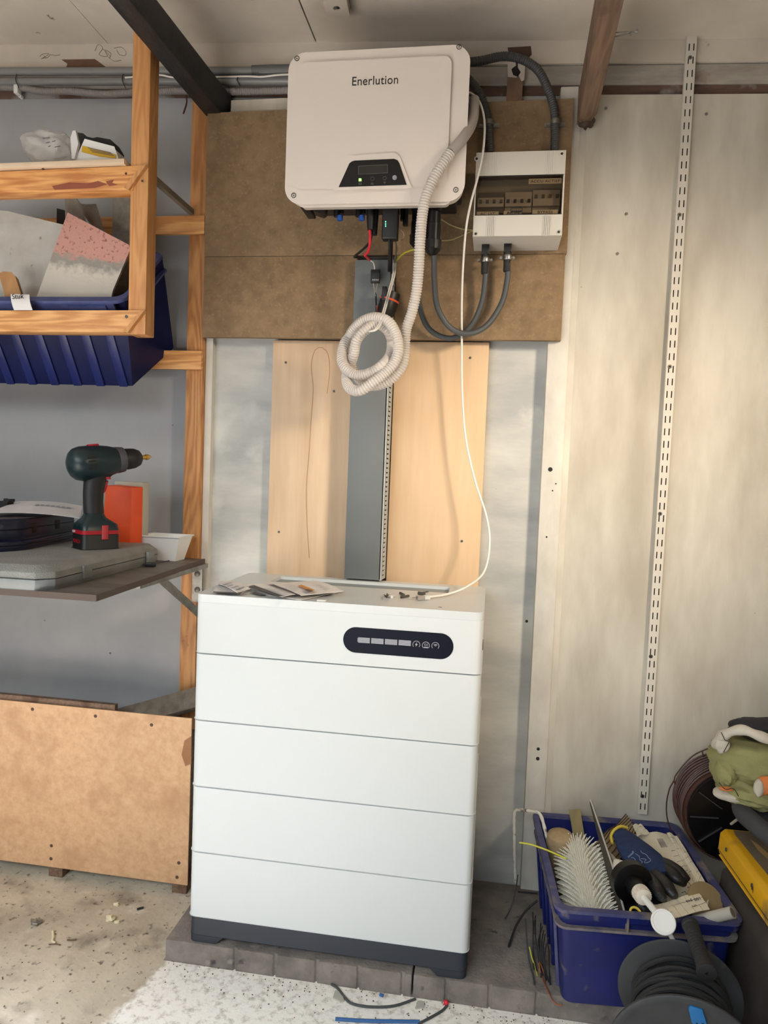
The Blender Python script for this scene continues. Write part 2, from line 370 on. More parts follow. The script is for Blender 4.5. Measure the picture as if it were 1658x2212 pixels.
def frame(o, x, z):   # matrix with local x along x, local z near z
    X = Vector(x).normalized(); Zv = Vector(z); Y = Zv.cross(X).normalized(); Zv = X.cross(Y)
    M = Matrix.Identity(4)
    for i in range(3): M[i][0], M[i][1], M[i][2], M[i][3] = X[i], Y[i], Zv[i], o[i]
    return M
def xf(bm, M): bmesh.ops.transform(bm, matrix=M, verts=bm.verts); return bm
def loft(rows, mi=0):
    b = B(); rs = [[b.verts.new((x, y, z)) for x, y in pts] for pts, z in rows]
    for i in range(len(rs)-1):
        for k in range(len(rs[0])): b.faces.new((rs[i][k], rs[i][(k+1)%len(rs[0])], rs[i+1][(k+1)%len(rs[0])], rs[i+1][k]))
    b.faces.new(rs[0]); b.faces.new(rs[-1]); return b
zt = lambda x: 2.184-.034*x        # top of wall panels
zc = lambda x: 2.322-.043*x        # ceiling
# ---------------------------------------------------------------- setting
XL, XR, YB, YW = -2.3, 2.3, -4.2, .42
fl = solo('floor', bx(XL, XR, YB, YW+.1, -.05, 0), FLOORM, kind='structure')
wb = solo('wall_back', bx(XL, XR, YW+.012, YW+.08, 0, 2.45), OLDW, kind='structure')
part('panel', hexa(B(), [(XL,YW,0),(-.17,YW,0),(-.17,YW+.012,0),(XL,YW+.012,0),(XL,YW,zt(XL)),(-.17,YW,zt(-.17)),(-.17,YW+.012,zt(-.17)),(XL,YW+.012,zt(XL))]), WALL_L, wb, 'wall panel behind the timber shelf, cool light in its colour')
part('panel', hexa(B(), [(-.168,YW,0),(.80,YW,0),(.80,YW+.012,0),(-.168,YW+.012,0),(-.168,YW,zt(-.17)),(.80,YW,zt(.8)),(.80,YW+.012,zt(.8)),(-.168,YW+.012,zt(-.17))]), WALL_M, wb)
part('panel', hexa(B(), [(.845,YW-.014,0),(XR,YW-.014,0),(XR,YW+.012,0),(.845,YW+.012,0),(.845,YW-.014,zt(.845)-.006),(XR,YW-.014,zt(XR)-.006),(XR,YW+.012,zt(XR)-.006),(.845,YW+.012,zt(.845)-.006)], ), WALL_R, wb, 'wall panel right of the stud, warm light in its colour', bev=.002)
def plate(x0, x1, y0, za, zb, m, nm, lab=None):
    part(nm, hexa(B(), [(x0,y0,za(x0)),(x1,y0,za(x1)),(x1,YW+.03,za(x1)),(x0,YW+.03,za(x0)),(x0,y0,zb(x0)),(x1,y0,zb(x1)),(x1,YW+.03,zb(x1)),(x0,y0+.03,zb(x0))]), m, wb, lab)
plate(XL, XR, YW-.002, lambda x: zt(x)-.002, lambda x: zt(x)+.030, REDW, 'beam', 'bare brown lower edge of the wall plate')
plate(XL, XR, YW-.006, lambda x: zt(x)-.03+.052, lambda x: zt(x)+.070, WPAINTW, 'beam', 'patchily painted wall plate')
plate(XL, XR, YW-.012, lambda x: zt(x)+.073, lambda x: zc(x)+.005, CEILM, 'board', 'white painted board between wall plate and ceiling')
# white stud with cove
st = part('stud', bx(.781, .834, .385, YW+.01, 0, 2.160), STUDM, wb, 'white painted stud with old screw holes', bev=.002)
part('stud', hexa(B(), [(.834,.392,0),(.852,YW-.015,0),(.852,YW,0),(.834,YW,0),(.834,.392,2.12),(.852,YW-.015,2.12),(.852,YW,2.12),(.834,YW,2.12)]), STUDM, wb, 'narrow painted cove along the stud')
part('batten', bx(-.158, -.138, .398, YW+.005, 0, 1.53), STUDM, wb, 'thin white batten beside the timber post')
for (px, py, r) in ((1188,1014,.006),(1162,1618,.0045),(1161,1639,.005),(1200,1045,.002),(1193,1060,.002),(1180,1160,.0025),(1137,1342,.004)):
    p = A(px, py, .3845 if px > 1145 else YW-.0005); part('hole', cyl(B(), p+Vector((0,.0005,0)), p, r, 10), BLK, wb)
for (px, py) in ((1308,234),(1525,246),(1333,548),(1352,462)):
    p = A(px, py, YW-.015); part('screw', lathe(B(), [(0,.004),(.001,.0035),(.0012,.001)], p, (0,-1,0), 10), ZINC, wb)
# bare patches and stains on the upper board
pp = lambda pts, y: [tuple(A(a, b, y)[i] for i in (0, 2)) for a, b in pts]
part('bare_patch', slab(B(), pp([(133,129),(205,128),(230,146),(143,147),(146,138)], YW-.0125), [], XZ, YW-.0135, YW-.0115), BARE, wb)
part('bare_patch', slab(B(), pp([(1096,103),(1146,100),(1148,118),(1140,126),(1100,124)], YW-.0125), [], XZ, YW-.0135, YW-.0115), PEEL, wb)
def scribble(pts, r=.0006):
    for l in pts:
        b = tube(B(), [A(a, c, YW-.0122) for a, c in l], r, 4, .006); part('flaking_mark', b, PEEL, wb)
scribble([[(205,110),(212,96),(222,104),(214,118),(232,122),(226,108),(240,116),(236,126)],[(222,106),(230,112),(238,122)],[(246,104),(262,102),(272,112),(270,120),(258,118),(252,108)],[(232,122),(246,132),(262,130)]])
scribble([[(86,122),(92,117),(106,116),(98,122),(88,128)],[(90,126),(104,124),(108,118),(120,120),(130,118)],[(94,120),(100,126)]])
# stub post between the conduits
part('post', bx(A(1094,190,.39).x, A(1128,190,.39).x, .388, YW, 2.13, 2.222), mat('stub_wood', (142,112,90), .75, col2=(112,86,68), scale=20), wb, 'short timber block under a white patch')
part('bare_patch', slab(B(), pp([(1096,132),(1134,136),(1132,172),(1126,176),(1120,164),(1114,168),(1096,166)], .3875), [], XZ, .387, .389), CEILM, wb)
part('hole', slab(B(), pp([(1104,150),(1108,146),(1114,142),(1113,132),(1118,132),(1118,146),(1124,156),(1118,166),(1108,162)], .3865), [], XZ, .386, .3875), BLK, wb)
# ceiling panels
ce = solo('ceiling', hexa(B(), [(XL,YB,zc(XL)+.014),(XR,YB,zc(XR)+.014),(XR,YW+.08,zc(XR)+.014),(XL,YW+.08,zc(XL)+.014),(XL,YB,zc(XL)+.06),(XR,YB,zc(XR)+.06),(XR,YW+.08,zc(XR)+.06),(XL,YW+.08,zc(XL)+.06)]), OLDW, kind='structure')
for x0, x1 in ((XL,-1.1),(-1.097,-.476),(-.4745,.1275),(.1315,1.35),(1.353,XR)):
    part('panel', hexa(B(), [(x0,YB,zc(x0)),(x1,YB,zc(x1)),(x1,YW,zc(x1)),(x0,YW,zc(x0)),(x0,YB,zc(x0)+.012),(x1,YB,zc(x1)+.012),(x1,YW,zc(x1)+.012),(x0,YW,zc(x0)+.012)]), CEILM, ce)
solo('wall_left', bx(XL-.08, XL, YB, YW+.08, 0, 2.42), WALL_L, kind='structure')
solo('wall_right', bx(XR, XR+.08, YB, YW+.08, 0, 2.3), WALL_R, kind='structure')
# ceiling plate with hole above the inverter
pc = Zp(727, 12, 2.29)
hp = thing('ceiling_plate', 'small square white plate with a dark round hole on the ceiling above the inverter', 'plate', pc)
e = Vector((.9,.02,0)); cs = [Zp(a, b, 2.292) for a, b in ((698,2),(706,30),(755,29),(748,-6),(705,-16))]
part('plate', slab(B(), [(c.x, c.y) for c in cs], [circ(Zp(727,13,2.292).x, Zp(727,13,2.292).y, .009, 14)], XY, zc(.17)-.002, 2.286), CEILM, hp)
part('hole_liner', slab(B(), circ(Zp(727,13,2.292).x, Zp(727,13,2.292).y, .011, 14), [], XY, 2.29, 2.2925), BLK, hp)
part('bolt', cyl(B(), Zp(724,18,2.284), Zp(724,18,2.284)+Vector((0,0,.008)), .0045, 10), ZINC, hp)
# ---------------------------------------------------------------- beams
b = hexa(B(), [(-.212,-1.25,2.115),(-.168,-1.25,2.115),(-.117,.41,2.118),(-.166,.41,2.118),(-.212,-1.25,2.170),(-.168,-1.25,2.170),(-.100,.41,2.176),(-.166,.41,2.176)])
solo('ceiling_beam', b, BLACKW, 'black painted beam running from the wall above the timber shelf', 'beam', bev=.003)
t = thing('ceiling_beam', 'reddish brown timber beam with a ragged charred end at upper right', 'beam', (.84,-.4,2.05))
b = B(); n = 26
rings = []
for i in range(n+1):
    k = i/n; y = .372-1.6*k; x0 = .826-.033*k*1.3; x1 = .866-.030*k*1.3; z0 = 2.05; z1 = 2.152
    rg = random.uniform(-.004,.004) if i < 2 else 0
    if i == 0: z0 += .012; x1 -= .006
    rings.append([b.verts.new(p) for p in ((x0,y,z0+rg),(x1,y,z0-rg),(x1+.001,y,z1),(x0,y,z1))])
for i in range(n):
    for j in range(4): b.faces.new((rings[i][j], rings[i][(j+1)%4], rings[i+1][(j+1)%4], rings[i+1][j]))
b.faces.new(rings[0]); b.faces.new(rings[-1])
part('timber', b, BROWNW, t, bev=.0025)
b = blob((.846,.372,2.066), (.021,.012,.018), 10, 12, lambda q: .25*math.sin(9*q.x+5*q.z)*math.cos(7*q.z))
part('charred_end', b, mat('charred', (58,42,36), .9, col2=(86,68,60), scale=60, bump=.6, bscale=90), t, 'dark ragged end')
def longscrew(p, q, lab):
    b = tube(B(), [p, q], .0016, 8, .0012, rf=lambda s, i: 1.0 if i % 2 else .7)
    t2 = thing('screw', lab, 'screw', p); part('shank', b, ZINC, t2); d = (Vector(q)-Vector(p)).normalized(); part('head', lathe(B(), [(-.003,.0016),(0,.0042),(.001,.004)], q, d, 10), ZINC, t2)
longscrew(Zp(1322,71,2.07), Zp(1375,68,2.075), 'longer upper wood screw sticking sideways out of the brown beam')
longscrew(Zp(1322,80,2.07), Zp(1362,73,2.07), 'shorter lower wood screw sticking sideways out of the brown beam')
# ---------------------------------------------------------------- conduits along the top left
def conduit(py, r, m, lab, x1=660, x2=None):
    t = thing('conduit_pipe', lab, 'pipe', A(300, py, .385), 'grey conduits along the wall top')
    part('pipe', tube(B(), [A(-140,py+1,.390), A(300,py,.390), A(x1,py-1,.390)], r, 16, .05), GREYP, t); return t
t1 = conduit(154, .0105, GREYP, 'upper smooth grey conduit running left of the inverter', 640)
p = A(545,152,.390); part('sleeve', cyl(B(), p, A(580,151,.390), .0122, 18), GREYPD, t1); part('sleeve', cyl(B(), A(580,151,.390), A(650,150,.390), .0125, 18), GREYPD, t1)
t1 = conduit(176, .0100, GREYP, 'lower smooth grey conduit running left of the inverter', 640)
part('sleeve', cyl(B(), A(512,173,.390), A(562,172,.390), .0115, 18), GREYPD, t1); part('sleeve', cyl(B(), A(563,172,.390), A(655,171,.390), .0120, 18), GREYPD, t1)
for x, y0, y1 in ((36,160,190),(266,160,190),(514,165,186)):
    part('strap', tube(B(), [A(x,y0,.378), A(x-2,(y0+y1)/2-2,.3765), A(x+5,y1,.38)], .0012, 6, .004), BLK, t1)
t1 = thing('flexible_conduit', 'grey ribbed flexible conduit sagging below the two smooth conduits', 'conduit', A(200,195,.395))
b = corr(B(), [A(x, y, .399) for x, y in ((-140,186),(0,188),(50,190),(90,197),(150,197),(200,202),(240,203),(300,199),(340,199),(380,196),(430,198),(500,198),(560,197),(640,195))], .0098, .0062, 14, .13)
part('tube', b, CORRG, t1)
for x, y in ((35,191),):
    part('saddle_clip', bx(*sorted((A(x-4,y,.39).x, A(x+5,y,.39).x)), .386, .402, A(x,y+11,.39).z, A(x,y-9,.39).z), TUBW, t1, 'white clip', bev=.001)
    p = A(42,206,.40); part('screw_boss', lathe(B(), [(-.012,.0055),(0,.0055),(0,.003),(-.004,.003)], p, (0,-1,0), 14), TUBW, t1)
solo('wire', tube(B(), [A(x, y, .378) for x, y in ((270,168),(340,162),(380,168),(450,167),(530,165),(565,166),(600,162),(650,160))], .0024, 8, .01), WCAB, 'thin white cable lying between the two smooth conduits', 'cable')
solo('nail', tube(B(), [A(402,206,.405), A(403,222,.39), A(396,245,.36)], .0022, 6, .01), mat('rust', (96,52,38), .8), 'rusty nail hanging head down below the conduits', 'nail')
# ---------------------------------------------------------------- timber shelf frame
sf = thing('shelf_unit', 'open pine frame shelf unit fixed beside the black beam', 'shelf', (-.21,.12,1.47))
pL = A(277, 715, .01); 
part('post', bx(-.232, -.187, .10, .145, A(300,722,.1).z, 2.20), PINE, sf, 'front corner post', bev=.0015)
part('post', bx(-.207, -.159, .378, YW, 0, 2.20), PINEB, sf, 'long rear post against the wall', bev=.0015)
zr = A(150, 362, .008)
ru = B(); hexa(ru, [(-.9,.096,A(0,415,.096).z-.002),(A(285,411,.096).x,.096,A(285,411,.096).z),(A(285,411,.096).x,.140,A(285,411,.096).z),(-.9,.140,A(0,415,.096).z-.002),(-.9,.096,A(0,373,.096).z-.002),(A(306,357,.096).x,.096,A(306,357,.096).z),(A(306,357,.096).x,.140,A(306,357,.096).z),(-.9,.140,A(0,373,.096).z-.002)])
part('rail', ru, PINER, sf, 'upper front rail with a dark resin streak', bev=.001)
rl = B(); hexa(rl, [(-.9,.096,A(0,716,.096).z),(A(268,718,.096).x,.096,A(268,718,.096).z),(A(268,718,.096).x,.140,A(268,718,.096).z),(-.9,.140,A(0,716,.096).z),(-.9,.096,A(0,672,.096).z),(A(304,670,.096).x,.096,A(304,670,.096).z),(A(304,670,.096).x,.140,A(304,670,.096).z),(-.9,.140,A(0,672,.096).z)])
part('rail', rl, PINEX, sf, 'lower front rail with wavy grain', bev=.001)
for (pts) in ([(306,357),(316,357),(278,410),(268,405)], [(304,671),(312,671),(276,719),(266,716)]):
    part('gusset', slab(B(), pp(pts, .09), [], XZ, .088, .102), PINE, sf)
for (pa, pb, pc_, pd) in (((335,468),(447,466),(447,508),(335,507)), ((335,757),(447,756),(441,796),(335,797))):
    za = A(*pa,.37).z; zb = A(*pd,.37).z; part('rail', bx(-1.2, -.158, .366, .379, zb, za), PINEX, sf, bev=.001)
a0 = A(421,462,.37); part('shelf_batten', bx(-.203, -.190, .146, .368, a0.z-.003, a0.z+.011), OLDW, sf, 'thin chipboard batten running back to the wall')
part('resin_stain', slab(B(), pp([(112,402),(150,394),(190,396),(212,391),(232,398),(205,406),(160,408),(118,410)], .0955), [], XZ, .0953, .0958), mat('resin', (140,74,48), .5), sf)
part('resin_stain', slab(B(), pp([(228,392),(246,388),(242,395),(254,399),(236,402)], .0955), [], XZ, .0953, .0958), mat('resin', (140,74,48), .5), sf)
for q in ((93,365),(272,375),(307,391)): screw(sf, A(*q,.0955), .0028, mt=PEEL)
for q in ((201,683),): screw(sf, A(273,684,.0955), .004)
sh = B(); hexa(sh, [(-.95,.088,A(0,366,.088).z),(A(268,354,.088).x,.088,A(268,354,.088).z),(A(268,354,.088).x,.215,A(268,354,.088).z),(-.95,.215,A(0,366,.088).z),(-.95,.088,A(0,355,.088).z),(A(268,342,.088).x,.088,A(268,342,.088).z),(A(268,342,.088).x,.215,A(268,342,.088).z),(-.95,.215,A(0,355,.088).z)])
solo('shelf_board', sh, mat('pale_board', (226,204,176), .6, col2=(214,190,160), scale=9), 'pale shelf board lying on the upper pine rail', 'board', bev=.001)
zs = A(200,345,.088).z
# plastic bag and torn box on it
from mathutils import noise as MN
b = blob(A(110,320,.16), (.064,.05,.036), 44, 60, lambda q: .22*MN.noise(q*1.6)+.10*(1-abs(MN.noise(q*2.0+Vector((3,1,7))))*2.4)+.012*MN.noise(q*7), flat=zs+.001)
bg = solo('plastic_bag', b, POLY, 'crumpled clear plastic bag on the upper shelf board', 'bag', angle=50)
for (x, y, w_) in ((92,298,16),(98,308,10),(112,305,8),(118,317,12),(104,316,5)):
    part('print', sheet([A(x,y,.113), A(x+w_,y-2,.113), A(x+w_,y-.2,.112), A(x,y+1.8,.112)], 1, thick=0), PRD, bg)
tb = thing('torn_box', 'torn white and black carton with a yellow warning label on the upper shelf board', 'box', A(205,342,.13))
pts = [(166,343),(180,303),(190,300),(218,306),(250,325),(253,340),(252,343)]
part('carton', slab(B(), pp([(164,344),(183,302),(244,318),(252,341)], .12), [], XZ, .122, .19), TUBW, tb, bev=.003)
part('lining', slab(B(), pp([(168,342),(168,288),(182,290),(190,297),(203,300),(212,298),(240,303),(250,320),(252,341)], .16), [], XZ, .155, .20), BLKR, tb, 'black torn inner shell')
part('flap', slab(B(), pp([(158,345),(155,300),(160,285),(166,284),(172,312),(164,345)], .12), [], XZ, .114, .122), PAPER, tb, 'curved white end flap')
part('label', slab(B(), pp([(176,328),(178,315),(250,334),(250,342),(215,338)], .1205), [], XZ, .1198, .1222), YEL, tb, 'yellow warning label')
for k in range(3): part('print', sheet([A(190+k*4,318.5+k*4.2,.1195), A(240+k*3,329.5+k*3.0,.1195), A(240+k*3,331+k*3.0,.1195), A(190+k*4,320+k*4.2,.1195)], 1, thick=0), PRD, tb)
# ---------------------------------------------------------------- hanging storage bin
th = math.atan2(.176,.205); Xd = Vector((1,0,0)); Ud = Vector((0, math.cos(th), math.sin(th))); Wd = Vector((0, math.sin(th), -math.cos(th)))
def binp(x, u, w): return Vector((x, .127, 1.552))+Ud*u+Wd*w
sb = thing('storage_bin', 'blue ribbed storage bin tipped forward in the pine frame', 'bin', (-.45,.2,1.35))
xr, xl = -.250, -1.05; Lr, Hb = .268, .226
def ring(w, ins, insf): return [(xl, insf), (xr-ins, insf), (xr-ins, Lr-ins), (xl, Lr-ins)]
b = B()
lo = [binp(x, u, Hb) for x, u in ((xl,-.022),(xr-.052,-.022),(xr-.008,.172),(xl,.172))]; hi = [binp(x, u, 0) for x, u in ((xl,.008),(xr-.008,.008),(xr-.008,Lr-.008),(xl,Lr-.008))]
vl = [b.verts.new(p) for p in lo]; vh = [b.verts.new(p) for p in hi]
for i in range(4): b.faces.new((vl[i], vl[(i+1)%4], vh[(i+1)%4], vh[i]))
b.faces.new(vl); bmesh.ops.solidify(b, geom=b.faces[:], thickness=.003)
part('shell', b, BINB, sb)
outl = [(xl,-.012),(xr-.03,-.012)]+[(xr-.03+.03*math.sin(a), .018-.03*math.cos(a)) for a in (.4,.8,1.2,1.57)]+[(xr,Lr-.02),(xr-.02,Lr),(xl,Lr)]
inn = [(xl+.01,.010),(xr-.04,.010)]+[(xr-.04+.026*math.sin(a), .036-.026*math.cos(a)) for a in (.5,1,1.57)]+[(xr-.014,Lr-.03),(xr-.03,Lr-.012),(xl+.01,Lr-.012)]
part('rim', slab(B(), outl, [inn], lambda a, c, t_: binp(a, c, t_), -.012, -.004), BINL, sb, 'dusty upper rim')
part('rim', slab(B(), outl, [inn], lambda a, c, t_: binp(a, c, t_), .028, .033), BINL, sb)
b = B(); box(b, xl, xr-.03, -.011, -.005, -.006, .030)
for v in b.verts: v.co = binp(*v.co)
part('rim_band', b, BINL, sb)  # paler blue stands in for light reflected on the band
b = B(); box(b, -.40, -.30, -.016, -.004, -.001, .020); 
for v in b.verts: v.co = binp(*v.co)
part('handle_recess', b, BINL, sb, 'pale moulded handle on the rim')
for i in range(9):
    xc = -.325-.066*i; b = B()
    q = [(xc-.012,.006,.035),(xc+.012,.006,.035),(xc+.012,-.022,Hb),(xc-.012,-.022,Hb)]
    hexa(b, [binp(x, u, w) for x, u, w in q]+[binp(x, u-.006, w) for x, u, w in q]); part('rib', b, BINB, sb, bev=.002)
for i in range(3):
    uc = .07+.075*i; b = B(); q = [(xr-.020,uc-.012,.045),(xr-.020,uc+.012,.045),(xr-.044,uc+.012,Hb),(xr-.044,uc-.012,Hb)]
# label on the rim
ls = A(42,640,0); Ml = [A(24,636,.098), A(64,637,.098), A(71,670,.094), A(31,670,.094)]
lb = part('label', sheet(Ml, 4, lambda u, v: (0,-.004*math.sin(v*3.14),0)), STICK, sb, 'white paper label')
part('handwriting', textbm('Stuk', .017, A(26,646,.0885), (1,0,.05), (0,-.15,1)), INK, sb)
# things standing in the bin
def plate_thing(name, lab, cat, pts, y, t_, m, lean=0, bev=.002):
    fn = lambda a, c, tt: (a, tt+lean*(c-1.6), c)
    return solo(name, slab(B(), pp(pts, y), [], fn, y, y+t_, 0), m, lab, cat, bev=bev)
plate_thing('plaster_float', 'large off-white plastering float standing in the blue bin', 'float', [(-40,447),(0,450),(128,482),(134,500),(90,668),(-40,668)], .22, .018, PLAST, .12, .003)
sg = mat('pink_sponge', (196,146,132), .8)
def spongemat():
    M = mat('sponge_float', (196,148,136), .85, bump=.4, bscale=120, spots=[((150,104,96),120,.58,.66)]); nt = M.node_tree; N = nt.nodes; L = nt.links; bb = N['Principled BSDF']; src = bb.inputs['Base Color'].links[0].from_socket
    g = N.new('ShaderNodeNewGeometry'); sp = N.new('ShaderNodeSeparateXYZ'); L.new(g.outputs['Position'], sp.inputs[0]); n = N.new('ShaderNodeTexNoise'); n.inputs['Scale'].default_value = 60; n.inputs['Detail'].default_value = 7; L.new(g.outputs['Position'], n.inputs[0])
    a = N.new('ShaderNodeMath'); a.operation = 'MULTIPLY_ADD'; L.new(n.outputs[0], a.inputs[0]); a.inputs[1].default_value = .06; L.new(sp.outputs[2], a.inputs[2])
    a2 = N.new('ShaderNodeMath'); a2.operation = 'MULTIPLY_ADD'; L.new(sp.outputs[0], a2.inputs[0]); a2.inputs[1].default_value = .12; L.new(a.outputs[0], a2.inputs[2])
    r = N.new('ShaderNodeValToRGB'); mr = N.new('ShaderNodeMapRange'); L.new(a2.outputs[0], mr.inputs[0]); mr.inputs[1].default_value = 1.60; mr.inputs[2].default_value = 1.69; L.new(mr.outputs[0], r.inputs[0])
    r.color_ramp.elements[0].color = s2l((206,200,188)); r.color_ramp.elements[1].color = s2l((206,200,188)); r.color_ramp.elements[0].position = 0; r.color_ramp.elements[1].position = .25
    e1 = r.color_ramp.elements.new(.5); e1.color = s2l((150,146,138)); 
    mr2 = N.new('ShaderNodeMapRange'); L.new(a2.outputs[0], mr2.inputs[0]); mr2.inputs[1].default_value = 1.655; mr2.inputs[2].default_value = 1.668
    x = N.new('ShaderNodeMix'); x.data_type = 'RGBA'; L.new(mr2.outputs[0], x.inputs[0]); L.new(r.outputs[0], x.inputs[6]); L.new(src, x.inputs[7]); L.new(x.outputs[2], bb.inputs['Base Color']); return M
plate_thing('sponge_float', 'pink and grey speckled sponge float leaning at an angle in the blue bin', 'float', [(137,455),(272,527),(275,536),(242,628),(236,668),(74,668)], .175, .012, spongemat(), .1)
b = slab(B(), pp([(4,594),(10,591),(26,592),(33,600),(46,640),(50,668),(22,668),(14,630)], .15), [], XZ, .145, .165)
solo('trowel_handle', b, WOODH, 'rounded wooden trowel handle standing behind the paper label in the blue bin', 'handle', bev=.004)
b = sheet([A(140,600,.26), A(262,600,.28), A(205,445,.26), A(143,418,.25)], 10, lambda u, v: (0, -.02*math.sin(u*3.1)+.006*math.sin(9*u+5*v), .012*math.sin(7*u)*v), .003)
solo('foil_bag', b, SILV, 'silvery grey foil bag peaking behind the sponge float', 'bag')
plate_thing('mortar_board', 'grey stone-like slab upright behind the front pine post', 'slab', [(245,424),(256,425),(290,432),(290,640),(243,640)], .27, .02, GREYST)
plate_thing('black_block', 'small black block between the plastering float and foil bag', 'block', [(124,452),(140,456),(140,560),(122,560)], .27, .02, BLK)
# ---------------------------------------------------------------- MDF boards behind the inverter
upb = slab(B(), [(-.155,1.7365),(.815,1.7365),(.812,2.119),(-.155,2.119)], [], XZ, .365, .383)
solo('backing_board', upb, MDF, 'upper brown MDF board behind the inverter and breaker box', 'board', bev=.0008)
solo('backing_board', bx(-.156, .2715, .365, .383, 1.517, 1.7350), MDF, 'lower left MDF board left of the grey cable duct', 'board', bev=.0008)
solo('backing_board', bx(.3785, .812, .365, .383, 1.517, 1.7350), MDF, 'lower right MDF board right of the grey cable duct', 'board', bev=.0008)
solo('white_strip_board', bx(A(502,215,.40).x, A(640,215,.4).x, .390, .42, 2.10, A(560,214,.39).z), WALL_R, 'pale panel strip above the MDF board beside the black beam', 'board')
# poplar ply sheets
pl = solo('plywood_sheet', bx(.038, .2735, .396, .4195, .30, 1.516), PLY, 'pinkish plywood sheet left of the grey cable duct', 'panel', bev=.0008)
pr = solo('plywood_sheet', bx(.379, .630, .396, .4195, .30, 1.516), PLY2, 'yellowish plywood sheet right of the grey cable duct', 'panel', bev=.0008)
for q in ((617,783),(721,845),(602,1149)): screw(pl, A(*q,.3958), .0035)
for q in ((1015,773),(997,1169)): screw(pr, A(*q,.3958), .0035)
b = tube(B(), [A(x, y, .3958) for x, y in ((668,1205),(663,1130),(662,1050),(668,970),(672,900),(676,840),(672,790),(680,757),(695,751),(708,765),(712,800),(706,850))], .0011, 5, .012); part('grain_figure', b, mat('grain_line', (186,146,112), .6), pl)
# ---------------------------------------------------------------- slotted cable duct
dz0, dz1 = .874, 1.716
dk = thing('cable_duct', 'grey slotted cable duct running down the plywood to the battery', 'duct', (.33,.365,dz0))
part('cover', bx(.273, .372, .337, .343, dz0, dz1), DUCT, dk, bev=.0015)
part('cover_lip', bx(.368, .374, .337, .352, dz0, dz1), DUCTS, dk)
part('side_wall', bx(.275, .278, .343, .395, dz0, dz1), DUCT, dk)
part('base', bx(.275, .3755, .3925, .3955, dz0, dz1), DUCT, dk)
b = B(); z = dz0+.002
while z < dz1-.009: box(b, .3745, .3765, .346, .372, z, z+.0088); z += .0125
box(b, .3745, .3765, .372, .395, dz0, dz1)
part('slotted_side', b, DUCTS, dk, 'pale slotted side wall', kind='stuff')
# ---------------------------------------------------------------- inverter
iv = thing('inverter', 'white wall mounted solar inverter with a black display panel', 'inverter', (.347,.365,1.80))
x0, x1, z0, z1 = .138, .556, 1.797, 2.138
sk = lambda a, c: c+.0  # cover is upright
part('cover', slab(B(), rrect(x0, x1, z0, z1, .036, 8), [], XZ, .155, .192), COVW, iv, bev=.005, seg=3)
part('cover_lip', slab(B(), rrect(x0+.03, x1-.03, z0-.006, z0+.05, .012, 5), [], XZ, .162, .192), COVW, iv, bev=.004)
# raised centre panel, notched round the display
zi0, zi1, xi0, xi1 = z0+.032, z1-.026, x0+.028, x1-.040
TR = lambda y, pts: pp(pts, y)
trap_o = TR(.1445, [(722,409),(752,345),(760,338),(852,332),(861,339),(886,404)])
cp = rrect(xi0, xi1, zi0, zi1, .016, 5)
part('raised_panel', slab(B(), cp, [], XZ, .1480, .156), COVW, iv, bev=.0042, seg=3)
part('display_bezel', slab(B(), trap_o, [], XZ, .1445, .156), COVW, iv, bev=.0025, seg=2)
trap_i = TR(.1435, [(731,404),(754,353),(759,349),(765,347),(851,343),(858,346),(862,352),(878,399)])
dp = part('display_panel', slab(B(), trap_i, [], XZ, .1435, .1455), BLKG, iv, 'black trapezoid display panel')
rect = lambda a, c: pp([(775,a),(836,a-2.2),(836,c-2.2),(775,c)], .147)
part('display_screen', slab(B(), pp([(777,362),(835,359),(835,374),(777,377)], .147), [], XZ, .1429, .1436), LCD, dp)
part('screen_outline', slab(B(), pp([(774,360),(837.5,357),(837.5,375.5),(774,378.5)], .147), [pp([(775.2,361),(836.3,358),(836.3,374.5),(775.2,377.5)], .147)], XZ, .1428, .1436), LCDL, dp)
part('status_light', slab(B(), pp([(775.5,387),(780.5,387),(781,392.5),(775.3,393)], .147), [], XZ, .1426, .1436), LEDG, dp, 'lit green status light')
for (a, c) in ((804.5,387.5),(831,386.5)):
    q = A(a, c, .147); part('button_ring', slab(B(), circ(q.x, q.z, .0045, 16), [circ(q.x, q.z, .0036, 16)], XZ, .1429, .1436), LCDL, dp)
q = A(852.5,385.5,.147); part('button', cyl(B(), (q.x,.1436,q.z), (q.x,.1412,q.z), .0052, 20), BTN, dp, 'round grey button')
for pts, h in (([(775,396),(781,396),(781,400.5),(775,400.5)], [[(776,397),(780,397),(780,399.5),(776,399.5)]]), ([(800.5,400),(804,394.5),(807.5,400)], [[(802.5,399),(804,396.3),(805.7,399)]]), ([(828,394),(833.5,394),(831,399)], [])):
    part('icon', slab(B(), pp(pts, .147), [pp(x, .147) for x in h], XZ, .1429, .1436), LCDL, dp)
pt = A(758.5,185,.1477); pe = A(859,180,.1477)
tx = textbm('Enerlution', .0285, pt, (1,0,0), (0,0,1), .0004)
w = max(v.co.x for v in tx.verts)-pt.x
for v in tx.verts: v.co.x = pt.x+(v.co.x-pt.x)*(pe.x-pt.x)/w
part('lettering', tx, INK, iv)
for q in ((641,126),(991,101),(634,422),(984,410)):
    p = A(*q,.1545); part('screw', lathe(B(), [(-.004,.0035),(-.002,.0038),(-.001,.0062),(.0006,.0062),(.0006,.0045),(-.0015,.004),(-.0015,.0018),(0,.0018)], p, (0,-1,0), 16), STEELD, iv)
part('body', bx(x0+.022, x1-.012, .19, .345, 1.852, 2.125), mat('inverter_body', (52,48,46), .6), iv, 'dark rear body', bev=.006)
part('wall_bracket', bx(.22, .48, .344, .3655, 1.90, 2.10), STEELD, iv)
part('underside_tray', bx(x0+.045, x1-.02, .20, .30, 1.815, 1.853), BLK, iv, bev=.004)
